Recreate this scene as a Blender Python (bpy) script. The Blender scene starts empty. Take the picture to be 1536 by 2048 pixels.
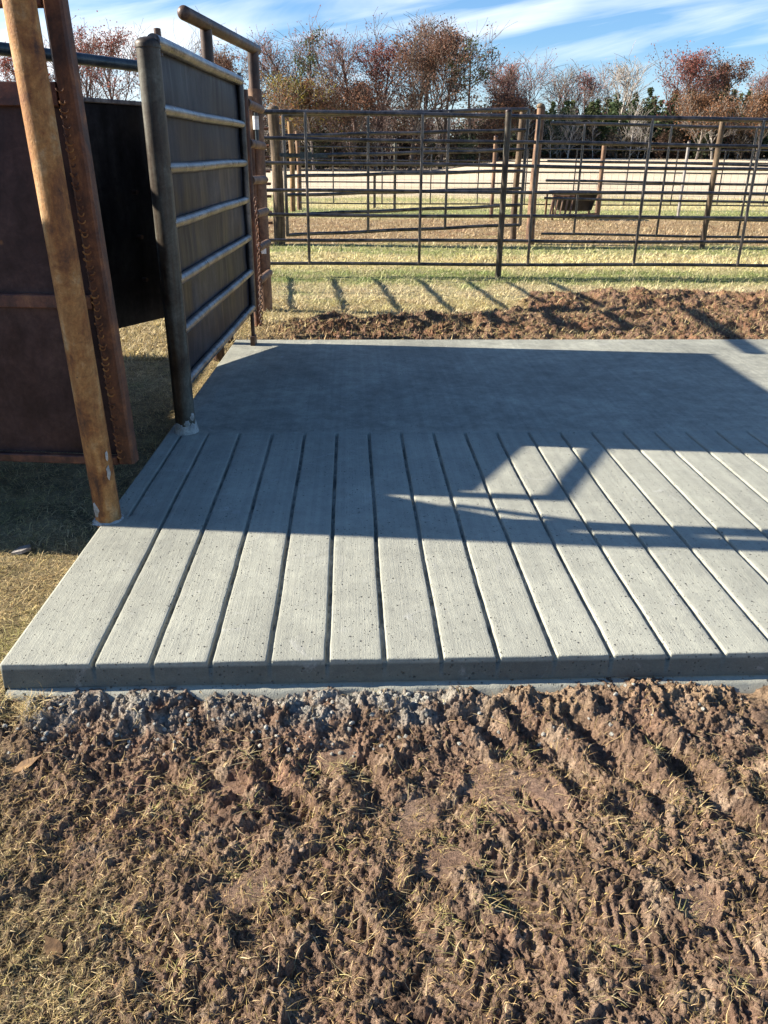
import bpy, math, random
import numpy as np
from mathutils import Vector, Matrix

random.seed(7)
RNG = np.random.default_rng(11)
scene = bpy.context.scene
COL = scene.collection
SUN_EL = math.radians(27.8)
SUN_H = np.array([-0.9932, 0.1165])          # horizontal direction towards the sun

# ------------------------------------------------------------------ noise
def _hash(ix, iy, seed):
    n = (ix.astype(np.int64) * 374761393 + iy.astype(np.int64) * 668265263 + seed * 982451653) & 0xFFFFFFFF
    n = ((n ^ (n >> 13)) * 1274126177) & 0xFFFFFFFF
    n = n ^ (n >> 16)
    return (n & 0xFFFFFF).astype(np.float32) / float(0xFFFFFF)

def vnoise(x, y, seed=0):
    ix = np.floor(x); iy = np.floor(y)
    fx = (x - ix).astype(np.float32); fy = (y - iy).astype(np.float32)
    ux = fx * fx * fx * (fx * (fx * 6 - 15) + 10); uy = fy * fy * fy * (fy * (fy * 6 - 15) + 10)
    ix = ix.astype(np.int64); iy = iy.astype(np.int64)
    def g(ax, ay, dx, dy):
        a = _hash(ax, ay, seed) * 6.2831853
        return np.cos(a) * dx + np.sin(a) * dy
    n00 = g(ix, iy, fx, fy); n10 = g(ix + 1, iy, fx - 1, fy)
    n01 = g(ix, iy + 1, fx, fy - 1); n11 = g(ix + 1, iy + 1, fx - 1, fy - 1)
    return ((n00 * (1 - ux) + n10 * ux) * (1 - uy) + (n01 * (1 - ux) + n11 * ux) * uy) * 1.5   # about -1..1

def fbm(x, y, seed=0, octv=4, gain=0.5, lac=2.03):
    s = 0; a = 1; t = 0
    for i in range(octv):
        s = s + a * vnoise(x, y, seed + i * 17); t += a
        a *= gain; x = x * lac + 3.7; y = y * lac - 1.9
    return s / t

def sstep(a, b, x):
    t = np.clip((x - a) / (b - a), 0, 1)
    return t * t * (3 - 2 * t)

# ------------------------------------------------------------------ objects
def setp(o, label=None, cat=None, group=None, kind=None):
    if label: o['label'] = label
    if cat: o['category'] = cat
    if group: o['group'] = group
    if kind: o['kind'] = kind
    return o

ABS = {}
def thing(name, label, cat, loc=(0, 0, 0), group=None):
    o = bpy.data.objects.new(name, None); COL.objects.link(o)
    o.location = loc; o.empty_display_size = 0.2
    ABS[o.name] = np.array(loc, float)
    return setp(o, label, cat, group)

class MB:
    """collects shapes in world coordinates; becomes ONE mesh object"""
    def __init__(s): s.v = []; s.f = []; s.n = 0
    def add(s, V, Fc):
        V = np.asarray(V, float).reshape(-1, 3)
        s.v.append(V)
        for f in Fc: s.f.append(tuple(int(i) + s.n for i in f))
        s.n += len(V); return s
    def box(s, lo, hi):
        x0, y0, z0 = lo; x1, y1, z1 = hi
        V = [(x0,y0,z0),(x1,y0,z0),(x1,y1,z0),(x0,y1,z0),(x0,y0,z1),(x1,y0,z1),(x1,y1,z1),(x0,y1,z1)]
        return s.add(V, [(0,3,2,1),(4,5,6,7),(0,1,5,4),(1,2,6,5),(2,3,7,6),(3,0,4,7)])
    def bar(s, p0, p1, w, h, up=(0, 0, 1), ch=0.0):
        """box section w (sideways) x h (along up) from p0 to p1, optional chamfer"""
        p0 = np.array(p0, float); p1 = np.array(p1, float); d = p1 - p0; d /= np.linalg.norm(d)
        u = np.array(up, float); u -= d * (u @ d); u /= np.linalg.norm(u); r = np.cross(d, u)
        if ch > 0:
            a, b, c = w / 2, h / 2, ch
            prof = [(-a+c,-b),(a-c,-b),(a,-b+c),(a,b-c),(a-c,b),(-a+c,b),(-a,b-c),(-a,-b+c)]
        else:
            prof = [(-w/2,-h/2),(w/2,-h/2),(w/2,h/2),(-w/2,h/2)]
        n = len(prof)
        V = [p0 + r * a + u * b for a, b in prof] + [p1 + r * a + u * b for a, b in prof]
        F = [(i, (i+1) % n, (i+1) % n + n, i + n) for i in range(n)] + [tuple(range(n))[::-1], tuple(range(n, 2*n))]
        return s.add(V, F)
    def tube(s, path, r, n=14, caps=True, wob=0.0):
        P = [np.array(p, float) for p in path]; m = len(P)
        R = r if hasattr(r, '__len__') else [r] * m
        T = []
        for i in range(m):
            a = P[max(i-1, 0)]; b = P[min(i+1, m-1)]; d = b - a; T.append(d / (np.linalg.norm(d) + 1e-12))
        ref = np.array([0, 0, 1.0]) if abs(T[0][2]) < 0.9 else np.array([0, 1.0, 0])
        u = ref - T[0] * (ref @ T[0]); u /= np.linalg.norm(u)
        V = []
        for i in range(m):
            u = u - T[i] * (u @ T[i]); u /= np.linalg.norm(u); w = np.cross(T[i], u)
            for k in range(n):
                a = 2 * math.pi * k / n; rr = R[i] * (1 + (random.uniform(-wob, wob) if wob else 0))
                V.append(P[i] + (u * math.cos(a) + w * math.sin(a)) * rr)
        F = []
        for i in range(m - 1):
            for k in range(n):
                F.append((i*n+k, i*n+(k+1) % n, (i+1)*n+(k+1) % n, (i+1)*n+k))
        if caps:
            F.append(tuple(range(n))[::-1]); F.append(tuple(range((m-1)*n, m*n)))
        return s.add(V, F)
    def dome(s, c, r, h, n=16, rings=5, lip=0.0):
        c = np.array(c, float); prof = []
        if lip: prof += [(r, -lip)]
        for i in range(rings):
            a = math.pi / 2 * i / rings; prof.append((r * math.cos(a), h * math.sin(a)))
        V = []; F = []
        for rr, zz in prof:
            for k in range(n):
                a = 2*math.pi*k/n; V.append(c + [rr*math.cos(a), rr*math.sin(a), zz])
        for i in range(len(prof)-1):
            for k in range(n): F.append((i*n+k, i*n+(k+1) % n, (i+1)*n+(k+1) % n, (i+1)*n+k))
        V.append(c + [0, 0, h]); t = len(V) - 1; b = (len(prof)-1) * n
        for k in range(n): F.append((b+k, b+(k+1) % n, t))
        F.append(tuple(range(n))[::-1])
        return s.add(V, F)
    def torus(s, c, R, r, ax, stretch=1.0, up=(0,0,1), n=12, m=6):
        """chain link: ring with axis ax, stretched along up"""
        c = np.array(c, float); ax = np.array(ax, float); ax /= np.linalg.norm(ax)
        u = np.array(up, float); u -= ax * (u @ ax); u /= np.linalg.norm(u); w = np.cross(ax, u)
        V = []; F = []
        for i in range(n):
            a = 2*math.pi*i/n
            d = u * math.cos(a) * stretch + w * math.sin(a)
            for k in range(m):
                b = 2*math.pi*k/m
                V.append(c + d * R + (d/np.linalg.norm(d) * math.cos(b) + ax * math.sin(b)) * r)
        for i in range(n):
            for k in range(m):
                F.append((i*m+k, ((i+1) % n)*m+k, ((i+1) % n)*m+(k+1) % m, i*m+(k+1) % m))
        return s.add(V, F)
    def build(s, name, mat, parent=None, smooth=True, angle=40, loc=None):
        V = np.concatenate(s.v)
        org = ABS[parent.name] if parent is not None else (np.array(loc, float) if loc is not None else np.zeros(3))
        me = bpy.data.meshes.new(name)
        me.from_pydata((V - org).tolist(), [], s.f)
        me.materials.append(mat)
        o = bpy.data.objects.new(name, me); COL.objects.link(o)
        if parent is not None: o.parent = parent; ABS[o.name] = org
        else: o.location = org; ABS[o.name] = org
        if smooth:
            me.polygons.foreach_set('use_smooth', [True] * len(me.polygons))
            try: me.set_sharp_from_angle(angle=math.radians(angle))
            except Exception: pass
        return o

def big_mesh(name, V, quads, mat, tris=None, attrs=None, smooth=False, parent=None, loc=(0, 0, 0)):
    """fast mesh from numpy arrays"""
    me = bpy.data.meshes.new(name)
    V = np.asarray(V, np.float32) - np.asarray(loc, np.float32)
    nq = len(quads); nt = 0 if tris is None else len(tris)
    me.vertices.add(len(V)); me.vertices.foreach_set('co', V.ravel())
    loops = np.asarray(quads, np.int32).ravel()
    starts = np.arange(nq, dtype=np.int32) * 4
    if nt:
        starts = np.concatenate([starts, nq*4 + np.arange(nt, dtype=np.int32) * 3])
        loops = np.concatenate([loops, np.asarray(tris, np.int32).ravel()])
    me.loops.add(len(loops)); me.loops.foreach_set('vertex_index', loops)
    me.polygons.add(nq + nt); me.polygons.foreach_set('loop_start', starts)
    if smooth: me.polygons.foreach_set('use_smooth', np.ones(nq + nt, bool))
    me.update(calc_edges=True)
    if attrs:
        for k, c in attrs.items():
            a = me.attributes.new(k, 'FLOAT_COLOR', 'POINT')
            c4 = np.ones((len(V), 4), np.float32); c4[:, :3] = c
            a.data.foreach_set('color', c4.ravel())
    me.materials.append(mat)
    o = bpy.data.objects.new(name, me); COL.objects.link(o)
    o.location = loc
    if parent is not None: o.parent = parent; o.location = (0, 0, 0)
    return o

# ------------------------------------------------------------------ materials
def newmat(name):
    m = bpy.data.materials.new(name); m.use_nodes = True
    nt = m.node_tree; nt.nodes.clear()
    out = nt.nodes.new('ShaderNodeOutputMaterial'); b = nt.nodes.new('ShaderNodeBsdfPrincipled')
    nt.links.new(b.outputs[0], out.inputs[0])
    return m, nt, b, out
def N(nt, t, **kw):
    n = nt.nodes.new(t)
    for k, v in kw.items():
        if k.startswith('i_'):
            n.inputs[k[2:].replace('_', ' ')].default_value = v
        else: setattr(n, k, v)
    return n
def coords(nt, scale=(1, 1, 1), kind='Object', rot=(0, 0, 0)):
    tc = N(nt, 'ShaderNodeTexCoord'); mp = N(nt, 'ShaderNodeMapping')
    mp.inputs['Scale'].default_value = scale; mp.inputs['Rotation'].default_value = rot
    nt.links.new(tc.outputs[kind], mp.inputs[0]); return mp.outputs[0]
def noise(nt, vec, scale, detail=5, rough=0.6, dist=0.0):
    n = N(nt, 'ShaderNodeTexNoise'); n.inputs['Scale'].default_value = scale
    n.inputs['Detail'].default_value = detail; n.inputs['Roughness'].default_value = rough
    n.inputs['Distortion'].default_value = dist
    nt.links.new(vec, n.inputs['Vector']); return n.outputs['Fac']
def ramp(nt, fac, stops, interp='LINEAR'):
    r = N(nt, 'ShaderNodeValToRGB'); r.color_ramp.interpolation = interp
    e = r.color_ramp.elements
    while len(e) < len(stops): e.new(0.5)
    for el, (p, c) in zip(e, stops):
        el.position = p; el.color = (*c, 1) if len(c) == 3 else c
    nt.links.new(fac, r.inputs[0]); return r.outputs['Color']
def mixc(nt, a, b, fac, mode='MIX'):
    m = N(nt, 'ShaderNodeMix', data_type='RGBA', blend_type=mode)
    for s, v in ((0, fac), (6, a), (7, b)):
        if hasattr(v, 'is_output'): nt.links.new(v, m.inputs[s])
        elif s == 0: m.inputs[0].default_value = v
        else: m.inputs[s].default_value = (*v, 1)
    return m.outputs[2]
def math_(nt, op, a, b=0.0, clamp=False):
    m = N(nt, 'ShaderNodeMath', operation=op); m.use_clamp = clamp
    for i, v in enumerate((a, b)):
        if hasattr(v, 'is_output'): nt.links.new(v, m.inputs[i])
        else: m.inputs[i].default_value = v
    return m.outputs[0]
def bump(nt, b, h, strength=0.3, dist=0.01, prev=None):
    n = N(nt, 'ShaderNodeBump'); n.inputs['Strength'].default_value = strength; n.inputs['Distance'].default_value = dist
    nt.links.new(h, n.inputs['Height'])
    if prev is not None: nt.links.new(prev, n.inputs['Normal'])
    nt.links.new(n.outputs[0], b.inputs['Normal']); return n.outputs[0]

def m_metal(name, cols, scale=6, streak=4.0, metal=0.0, rough=(0.45, 0.8), bs=0.25, spots=None, zs=0.25, seam=None):
    """weathered steel: cols = 3-4 colours mixed by blotches and vertical streaks"""
    m, nt, b, _ = newmat(name)
    v = coords(nt); vs = coords(nt, (1, 1, zs))
    n1 = noise(nt, v, scale, 8, 0.65, 0.6); n2 = noise(nt, vs, scale * streak, 6, 0.6, 0.3); n3 = noise(nt, v, scale * 22, 4, 0.7)
    k = len(cols)
    f = math_(nt, 'ADD', math_(nt, 'MULTIPLY', n1, 0.55), math_(nt, 'MULTIPLY', n2, 0.45))
    c = ramp(nt, f, [(0.40 + 0.20 * i / (k - 1), cols[i]) for i in range(k)])
    n4 = noise(nt, v, scale * 5, 8, 0.75, 1.0)
    c = mixc(nt, c, ramp(nt, n4, [(0.35, (0.62, 0.58, 0.55)), (0.5, (1, 1, 1)), (0.65, (1.35, 1.3, 1.25))]), 0.7, 'MULTIPLY')
    c = mixc(nt, c, ramp(nt, n3, [(0.3, (0.55, 0.5, 0.45)), (0.7, (1.25, 1.2, 1.15))]), 0.55, 'MULTIPLY')
    if spots:
        vo = N(nt, 'ShaderNodeTexVoronoi'); vo.inputs['Scale'].default_value = spots[1]
        nt.links.new(v, vo.inputs['Vector'])
        s = math_(nt, 'MULTIPLY', ramp_val(nt, vo.outputs['Distance'], 0.10, 0.02), ramp_val(nt, n1, 0.5, 0.6))
        c = mixc(nt, c, spots[0], s)
    nt.links.new(c, b.inputs['Base Color'])
    rr = ramp(nt, n2, [(0.3, (rough[0],) * 3), (0.7, (rough[1],) * 3)])
    nt.links.new(rr, b.inputs['Roughness']); b.inputs['Metallic'].default_value = metal
    h = math_(nt, 'ADD', math_(nt, 'MULTIPLY', n3, 0.6), n2)
    bump(nt, b, h, bs, 0.004)
    return m
def ramp_val(nt, fac, a, bb):
    r = N(nt, 'ShaderNodeMapRange'); r.inputs['From Min'].default_value = a; r.inputs['From Max'].default_value = bb
    nt.links.new(fac, r.inputs['Value']); return r.outputs[0]

M = {}
M['rust_gold'] = m_metal('rusty_gold_steel', [(0.075, 0.028, 0.010), (0.26, 0.100, 0.024), (0.40, 0.195, 0.058), (0.46, 0.30, 0.145)], 7, 2.5, 0.0, (0.6, 0.85), 0.8, spots=((0.06, 0.03, 0.02), 26), zs=0.16)
M['rust_brown'] = m_metal('rusty_brown_steel', [(0.06, 0.030, 0.017), (0.13, 0.068, 0.038), (0.22, 0.125, 0.07), (0.30, 0.19, 0.115)], 4, 4, 0.0, (0.55, 0.8), 0.35)
M['rust_red'] = m_metal('red_rusted_steel', [(0.035, 0.015, 0.009), (0.080, 0.031, 0.015), (0.145, 0.055, 0.023), (0.27, 0.11, 0.038)], 6, 3, 0.0, (0.5, 0.8), 0.4)
M['rust_weld'] = m_metal('weld_marked_rust', [(0.07, 0.026, 0.012), (0.17, 0.062, 0.020), (0.30, 0.12, 0.032), (0.40, 0.20, 0.06)], 24, 1.0, 0.0, (0.6, 0.85), 0.6, zs=1.0)
M['maroon'] = m_metal('maroon_scaled_plate', [(0.026, 0.015, 0.016), (0.043, 0.024, 0.024), (0.062, 0.036, 0.035), (0.085, 0.050, 0.045)], 2.2, 3.2, 0.25, (0.38, 0.6), 0.12, spots=((0.25, 0.11, 0.04), 9), zs=0.4)
M['maroon_bar'] = m_metal('maroon_bar_steel', [(0.04, 0.015, 0.012), (0.085, 0.034, 0.024), (0.15, 0.06, 0.035), (0.22, 0.10, 0.05)], 7, 2, 0.1, (0.4, 0.7), 0.3)
M['post_olive'] = m_metal('olive_brown_steel_pipe', [(0.022, 0.015, 0.010), (0.055, 0.040, 0.027), (0.085, 0.078, 0.060), (0.15, 0.15, 0.125)], 4, 5, 0.35, (0.35, 0.6), 0.2, zs=0.07)
M['plate'] = m_metal('blue_grey_mill_plate', [(0.006, 0.007, 0.011), (0.013, 0.015, 0.023), (0.026, 0.029, 0.040), (0.060, 0.062, 0.072)], 2.2, 7, 0.0, (0.32, 0.6), 0.1, zs=0.10)
M['rail_steel'] = m_metal('grey_bare_steel_rail', [(0.07, 0.07, 0.07), (0.17, 0.165, 0.165), (0.27, 0.26, 0.25), (0.36, 0.34, 0.31)], 8, 2, 0.75, (0.24, 0.46), 0.15)
M['black_plate'] = m_metal('black_mill_plate', [(0.008, 0.008, 0.010), (0.018, 0.018, 0.021), (0.034, 0.035, 0.038), (0.06, 0.058, 0.056)], 1.8, 5, 0.5, (0.30, 0.5), 0.08, zs=0.12)
M['blue_pipe'] = m_metal('blue_grey_pipe', [(0.02, 0.026, 0.033), (0.035, 0.047, 0.055), (0.055, 0.07, 0.078), (0.09, 0.10, 0.10)], 5, 3, 0.5, (0.3, 0.5), 0.12)
M['fence_pipe'] = m_metal('dark_steel_fence_pipe', [(0.045, 0.043, 0.044), (0.08, 0.075, 0.077), (0.125, 0.115, 0.112), (0.17, 0.145, 0.13)], 3, 3, 0.75, (0.26, 0.42), 0.12)
M['arch_pipe'] = m_metal('dark_brown_pipe', [(0.024, 0.013, 0.009), (0.052, 0.028, 0.019), (0.085, 0.048, 0.032), (0.13, 0.08, 0.055)], 6, 3, 0.3, (0.35, 0.6), 0.25)
M['wood'] = m_metal('weathered_brown_timber', [(0.035, 0.022, 0.013), (0.080, 0.052, 0.030), (0.14, 0.095, 0.056), (0.24, 0.175, 0.11)], 3, 14, 0.0, (0.75, 0.9), 0.8, zs=0.03)
M['wood_gold'] = m_metal('golden_brown_post', [(0.09, 0.045, 0.016), (0.18, 0.10, 0.04), (0.28, 0.165, 0.07), (0.36, 0.23, 0.11)], 3, 10, 0.0, (0.7, 0.9), 0.5, zs=0.05)
M['cement'] = m_metal('dried_cement_splash', [(0.30, 0.30, 0.28), (0.42, 0.42, 0.40), (0.55, 0.55, 0.52)], 20, 1, 0.0, (0.8, 0.95), 0.8, zs=1)
M['white_tag'] = m_metal('white_tag_paint', [(0.62, 0.64, 0.62), (0.76, 0.78, 0.76), (0.82, 0.84, 0.82)], 10, 1, 0.0, (0.4, 0.6), 0.05, zs=1)
M['black_poly'] = m_metal('black_plastic_tub', [(0.010, 0.010, 0.012), (0.018, 0.018, 0.02), (0.035, 0.034, 0.034)], 4, 1, 0.0, (0.3, 0.5), 0.05, zs=1)
M['galv'] = m_metal('galvanised_wire', [(0.25, 0.26, 0.27), (0.38, 0.39, 0.40), (0.5, 0.5, 0.5)], 9, 1, 0.6, (0.35, 0.5), 0.05, zs=1)
M['pale_post'] = m_metal('pale_grey_post', [(0.20, 0.18, 0.16), (0.30, 0.28, 0.26), (0.40, 0.38, 0.35)], 4, 3, 0.0, (0.6, 0.8), 0.2)
for _k in ('plate', 'maroon', 'black_plate'):
    M[_k].node_tree.nodes['Principled BSDF'].inputs['Specular IOR Level'].default_value = 0.16 if _k == 'plate' else 0.28

def m_attr(name, attr, rough=0.9, hsv_noise=0.25, nscale=60, bumps=(), trans=0.0, spec=0.3):
    m, nt, b, out = newmat(name)
    a = N(nt, 'ShaderNodeAttribute', attribute_name=attr)
    v = coords(nt)
    n = noise(nt, v, nscale, 4, 0.65)
    c = mixc(nt, a.outputs['Color'], ramp(nt, n, [(0.25, (1 - hsv_noise * 1.4,) * 3), (0.75, (1 + hsv_noise * 1.4,) * 3)]), 1.0, 'MULTIPLY')
    if bumps:
        n5 = noise(nt, v, 16, 5, 0.75, 0.5)
        c = mixc(nt, c, ramp(nt, n5, [(0.32, (0.50, 0.47, 0.42)), (0.5, (0.98, 0.98, 0.98)), (0.68, (1.5, 1.48, 1.40))]), 0.8, 'MULTIPLY')
    nt.links.new(c, b.inputs['Base Color']); b.inputs['Roughness'].default_value = rough
    b.inputs['Specular IOR Level'].default_value = spec
    prev = None
    if bumps:
        sp = N(nt, 'ShaderNodeSeparateXYZ'); nt.links.new(v, sp.inputs[0])
        prev = bump(nt, b, math_(nt, 'MULTIPLY', noise(nt, v, 17, 4, 0.7), ramp_val(nt, sp.outputs[1], 5.4, 6.0)), 0.9, 0.07)
    for sc, st, di in bumps:
        prev = bump(nt, b, noise(nt, v, sc, 5, 0.7), st, di, prev)
    if trans:
        t = N(nt, 'ShaderNodeBsdfTranslucent'); nt.links.new(c, t.inputs[0])
        mx = N(nt, 'ShaderNodeMixShader'); mx.inputs[0].default_value = trans
        nt.links.new(b.outputs[0], mx.inputs[1]); nt.links.new(t.outputs[0], mx.inputs[2]); nt.links.new(mx.outputs[0], out.inputs[0])
    return m
M['ground'] = m_attr('soil_and_turf', 'col', 0.95, 0.34, 150, ((420, 1.0, 0.005), (150, 0.9, 0.010), (60, 0.5, 0.014)), spec=0.12)
M['blade'] = m_attr('dry_grass_blades', 'col', 0.75, 0.12, 40, (), 0.25)
M['leaf'] = m_attr('autumn_leaves', 'col', 0.7, 0.2, 3, (), 0.3)

def m_concrete(name, broom=True):
    m, nt, b, _ = newmat(name)
    v = coords(nt); vb = coords(nt, (1, 0.03, 1)); vb2 = coords(nt, (1, 0.008, 1))
    big = noise(nt, v, 1.7, 5, 0.55, 0.4); mid = noise(nt, v, 14, 6, 0.7); fine = noise(nt, v, 260, 3, 0.7)
    br = noise(nt, vb, 210, 4, 0.7); br2 = noise(nt, vb2, 45, 4, 0.6)
    c = ramp(nt, big, [(0.3, (0.318, 0.314, 0.260)), (0.7, (0.392, 0.386, 0.318))])
    c = mixc(nt, c, ramp(nt, mid, [(0.25, (0.86, 0.87, 0.88)), (0.75, (1.1, 1.1, 1.08))]), 0.7, 'MULTIPLY')
    c = mixc(nt, c, ramp(nt, fine, [(0.3, (0.8, 0.8, 0.8)), (0.7, (1.14, 1.14, 1.14))]), 0.6, 'MULTIPLY')
    if broom:
        c = mixc(nt, c, ramp(nt, br2, [(0.35, (0.88, 0.88, 0.89)), (0.65, (1.08, 1.08, 1.07))]), 0.7, 'MULTIPLY')
    # darker blotches, stronger towards the back, and thin slurry stains with shapes of their own
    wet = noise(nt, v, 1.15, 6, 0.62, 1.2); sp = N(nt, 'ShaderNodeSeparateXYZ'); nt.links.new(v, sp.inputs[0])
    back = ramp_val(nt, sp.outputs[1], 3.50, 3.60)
    blotm = math_(nt, 'MULTIPLY', ramp_val(nt, wet, 0.40, 0.62), math_(nt, 'ADD', math_(nt, 'MULTIPLY', back, 0.55), 0.25))
    c = mixc(nt, c, (0.74, 0.745, 0.755), blotm, 'MULTIPLY')
    c = mixc(nt, c, (0.50, 0.50, 0.50), ramp_val(nt, sp.outputs[2], 0.108, 0.101), 'MULTIPLY') if broom else c   # shade of the front face put into the colour, by height
    mo = noise(nt, v, 11, 8, 0.8, 0.3)
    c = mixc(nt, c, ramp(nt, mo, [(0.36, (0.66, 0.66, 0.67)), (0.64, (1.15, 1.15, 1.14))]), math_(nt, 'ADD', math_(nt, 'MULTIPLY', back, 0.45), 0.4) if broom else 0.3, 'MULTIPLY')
    st = noise(nt, v, 5.5, 7, 0.7, 2.0)
    c = mixc(nt, c, (0.46, 0.45, 0.41), math_(nt, 'MULTIPLY', ramp_val(nt, st, 0.60, 0.72), 0.5))
    # little open pits left by the aggregate
    pits = []
    for sc_p, r_p, t_p in ((38, 0.15, 0.60), (95, 0.22, 0.62)):
        vo = N(nt, 'ShaderNodeTexVoronoi'); vo.inputs['Scale'].default_value = sc_p; nt.links.new(v, vo.inputs['Vector'])
        pick = N(nt, 'ShaderNodeSeparateColor'); nt.links.new(vo.outputs['Color'], pick.inputs[0])
        pits.append(math_(nt, 'MULTIPLY', ramp_val(nt, vo.outputs['Distance'], r_p, r_p * 0.5), ramp_val(nt, pick.outputs[0], t_p, t_p + 0.03)))
    pit = math_(nt, 'MAXIMUM', pits[0], pits[1])
    pitc = math_(nt, 'MULTIPLY', pit, ramp_val(nt, st, 0.36, 0.46))
    c = mixc(nt, c, (0.10, 0.095, 0.085), math_(nt, 'MULTIPLY', pitc, 0.85, True))
    nt.links.new(c, b.inputs['Base Color']); b.inputs['Roughness'].default_value = 0.88
    b.inputs['Specular IOR Level'].default_value = 0.3
    p = bump(nt, b, fine, 0.8, 0.0022)
    p = bump(nt, b, mid, 0.25, 0.006, p)
    if broom: p = bump(nt, b, br, 0.55, 0.0022, p)
    p = bump(nt, b, math_(nt, 'MULTIPLY', pitc, -1.0), 1.0, 0.006, p)
    p = bump(nt, b, st, 0.3, 0.010, p)
    return m
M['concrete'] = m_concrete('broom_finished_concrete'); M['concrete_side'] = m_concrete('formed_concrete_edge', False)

def m_bark(name, a, b_):
    return m_metal(name, [tuple(x * 0.6 for x in a), a, b_, tuple(min(1, x * 1.15) for x in b_)], 1.5, 4, 0, (0.85, 0.95), 0.3, zs=0.1)
M['bark_grey'] = m_bark('grey_bark', (0.13, 0.11, 0.095), (0.24, 0.21, 0.185))
M['bark_pale'] = m_bark('pale_bark', (0.26, 0.235, 0.21), (0.42, 0.39, 0.35))
M['bark_pink'] = m_bark('reddish_grey_bark', (0.12, 0.080, 0.068), (0.22, 0.155, 0.135))
M['bark_dark'] = m_bark('dark_brown_bark', (0.07, 0.055, 0.045), (0.13, 0.10, 0.08))

# ------------------------------------------------------------------ ground height and colour
SX0, SX1, SY0, SY1, SZ = -0.905, 6.4, 1.717, 5.565, 0.12     # the slab
def slab_left(y): return SX0 + (y - SY0) * 0.0270
def axis(spans):
    out = []
    for a, b, st in spans:
        n = max(1, int(round((b - a) / st))); out.append(np.linspace(a, b, n, endpoint=False))
    return np.concatenate(out)
def geo(a, b, st, g=1.16):
    out = [a]
    while out[-1] < b: out.append(out[-1] + st); st *= g
    return np.array(out)
GXs = np.concatenate([-geo(2.7, 600, 0.03)[::-1], axis([(-2.68, -0.98, 0.0125), (-0.98, 1.02, 0.0034), (1.02, 4.2, 0.0125)]), geo(4.2, 700, 0.03)])
GYs = np.concatenate([-geo(-0.60, 300, 0.05)[::-1], axis([(0.62, 0.76, 0.02), (0.76, 1.74, 0.0034), (1.74, 5.5, 0.024), (5.5, 8.1, 0.0125), (8.1, 22, 0.07)]), geo(22, 900, 0.1, 1.12)])
XX, YY = np.meshgrid(GXs, GYs)     # shape (ny, nx)

def macro(X, Y):
    far = sstep(28, 112, Y)
    z = far * (-0.75 + 1.5 * sstep(8, 24, X * 110 / np.maximum(Y, 1)))
    z = z + 0.25 * far * fbm(X / 40, Y / 60, 91, 2) * sstep(40, 90, Y) * (Y < 400)
    z = z + sstep(120, 500, Y) * 3.0
    return z

def mud_mask(X, Y):
    """1 = churned mud in front of the slab, fading into trampled grass on the lower left"""
    w = 0.18 * fbm(X * 2.3, Y * 2.3, 5, 3)
    front = sstep(1.76, 1.70, Y)
    g = sstep(-0.95, -0.34, X + w * 1.6 + (Y - 1.25) * 0.60)
    return front * (0.30 + 0.70 * g)
def berm_mask(X, Y):
    w = 0.30 * fbm(X * 1.3, Y * 1.6, 23, 3)
    a = sstep(-1.1, -0.1, X + w + (6.2 - Y) * 0.4)
    near = sstep(5.45, 5.6, Y)
    d = 6.60 + 1.0 * sstep(0.7, 2.2, X) + 0.25 * fbm(X * 0.9, Y * 0 + 2, 27, 2)
    patch_ = np.clip(1.15 - 1.3 * sstep(0.05, 0.45, fbm(X * 1.6, Y * 2.4, 29, 3)), 0.15, 1)
    return a * near * sstep(d + 0.38, d - 0.05, Y + w * 0.9) * patch_

def height(X, Y):
    z = macro(X, Y)
    near = (Y < 9) & (np.abs(X) < 9)
    z = z + 0.012 * fbm(X * 1.1, Y * 1.1, 3, 3) * (Y < 30)
    return z
Z = height(XX, YY)
# --- churned mud: computed only where the grid is fine
ya, yb = np.searchsorted(GYs, 0.62), np.searchsorted(GYs, 1.76)
xa, xb = np.searchsorted(GXs, -2.0), np.searchsorted(GXs, 2.2)
X1 = XX[ya:yb, xa:xb]; Y1 = YY[ya:yb, xa:xb]
mm = mud_mask(X1, Y1)
wx = 0.035 * fbm(X1 * 9, Y1 * 9, 31, 3); wy = 0.035 * fbm(X1 * 9 + 5, Y1 * 9, 37, 3)
Xw, Yw = X1 + wx, Y1 + wy
h = 0.020 * fbm(Xw * 5.0, Yw * 5.0, 41, 3)
h += 0.017 * (0.45 - np.abs(fbm(Xw * 9, Yw * 8, 43, 2)) * 1.6)
h += 0.013 * (0.4 - np.abs(fbm(Xw * 22, Yw * 22, 47, 3)) * 1.6)
h += 0.0085 * fbm(X1 * 55, Y1 * 55, 53, 3, 0.75) + 0.008 * (0.4 - np.abs(fbm(Xw * 44, Yw * 44, 59, 2)) * 1.7)
h += 0.013 * sstep(0.00, 0.09, fbm(Xw * 8.5, Yw * 8.5, 44, 3)) + 0.008 * sstep(0.02, 0.12, fbm(Xw * 19 + wx * 20, Yw * 19, 45, 3)) - 0.010
h = h * (0.38 + 0.44 * mm)
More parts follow.
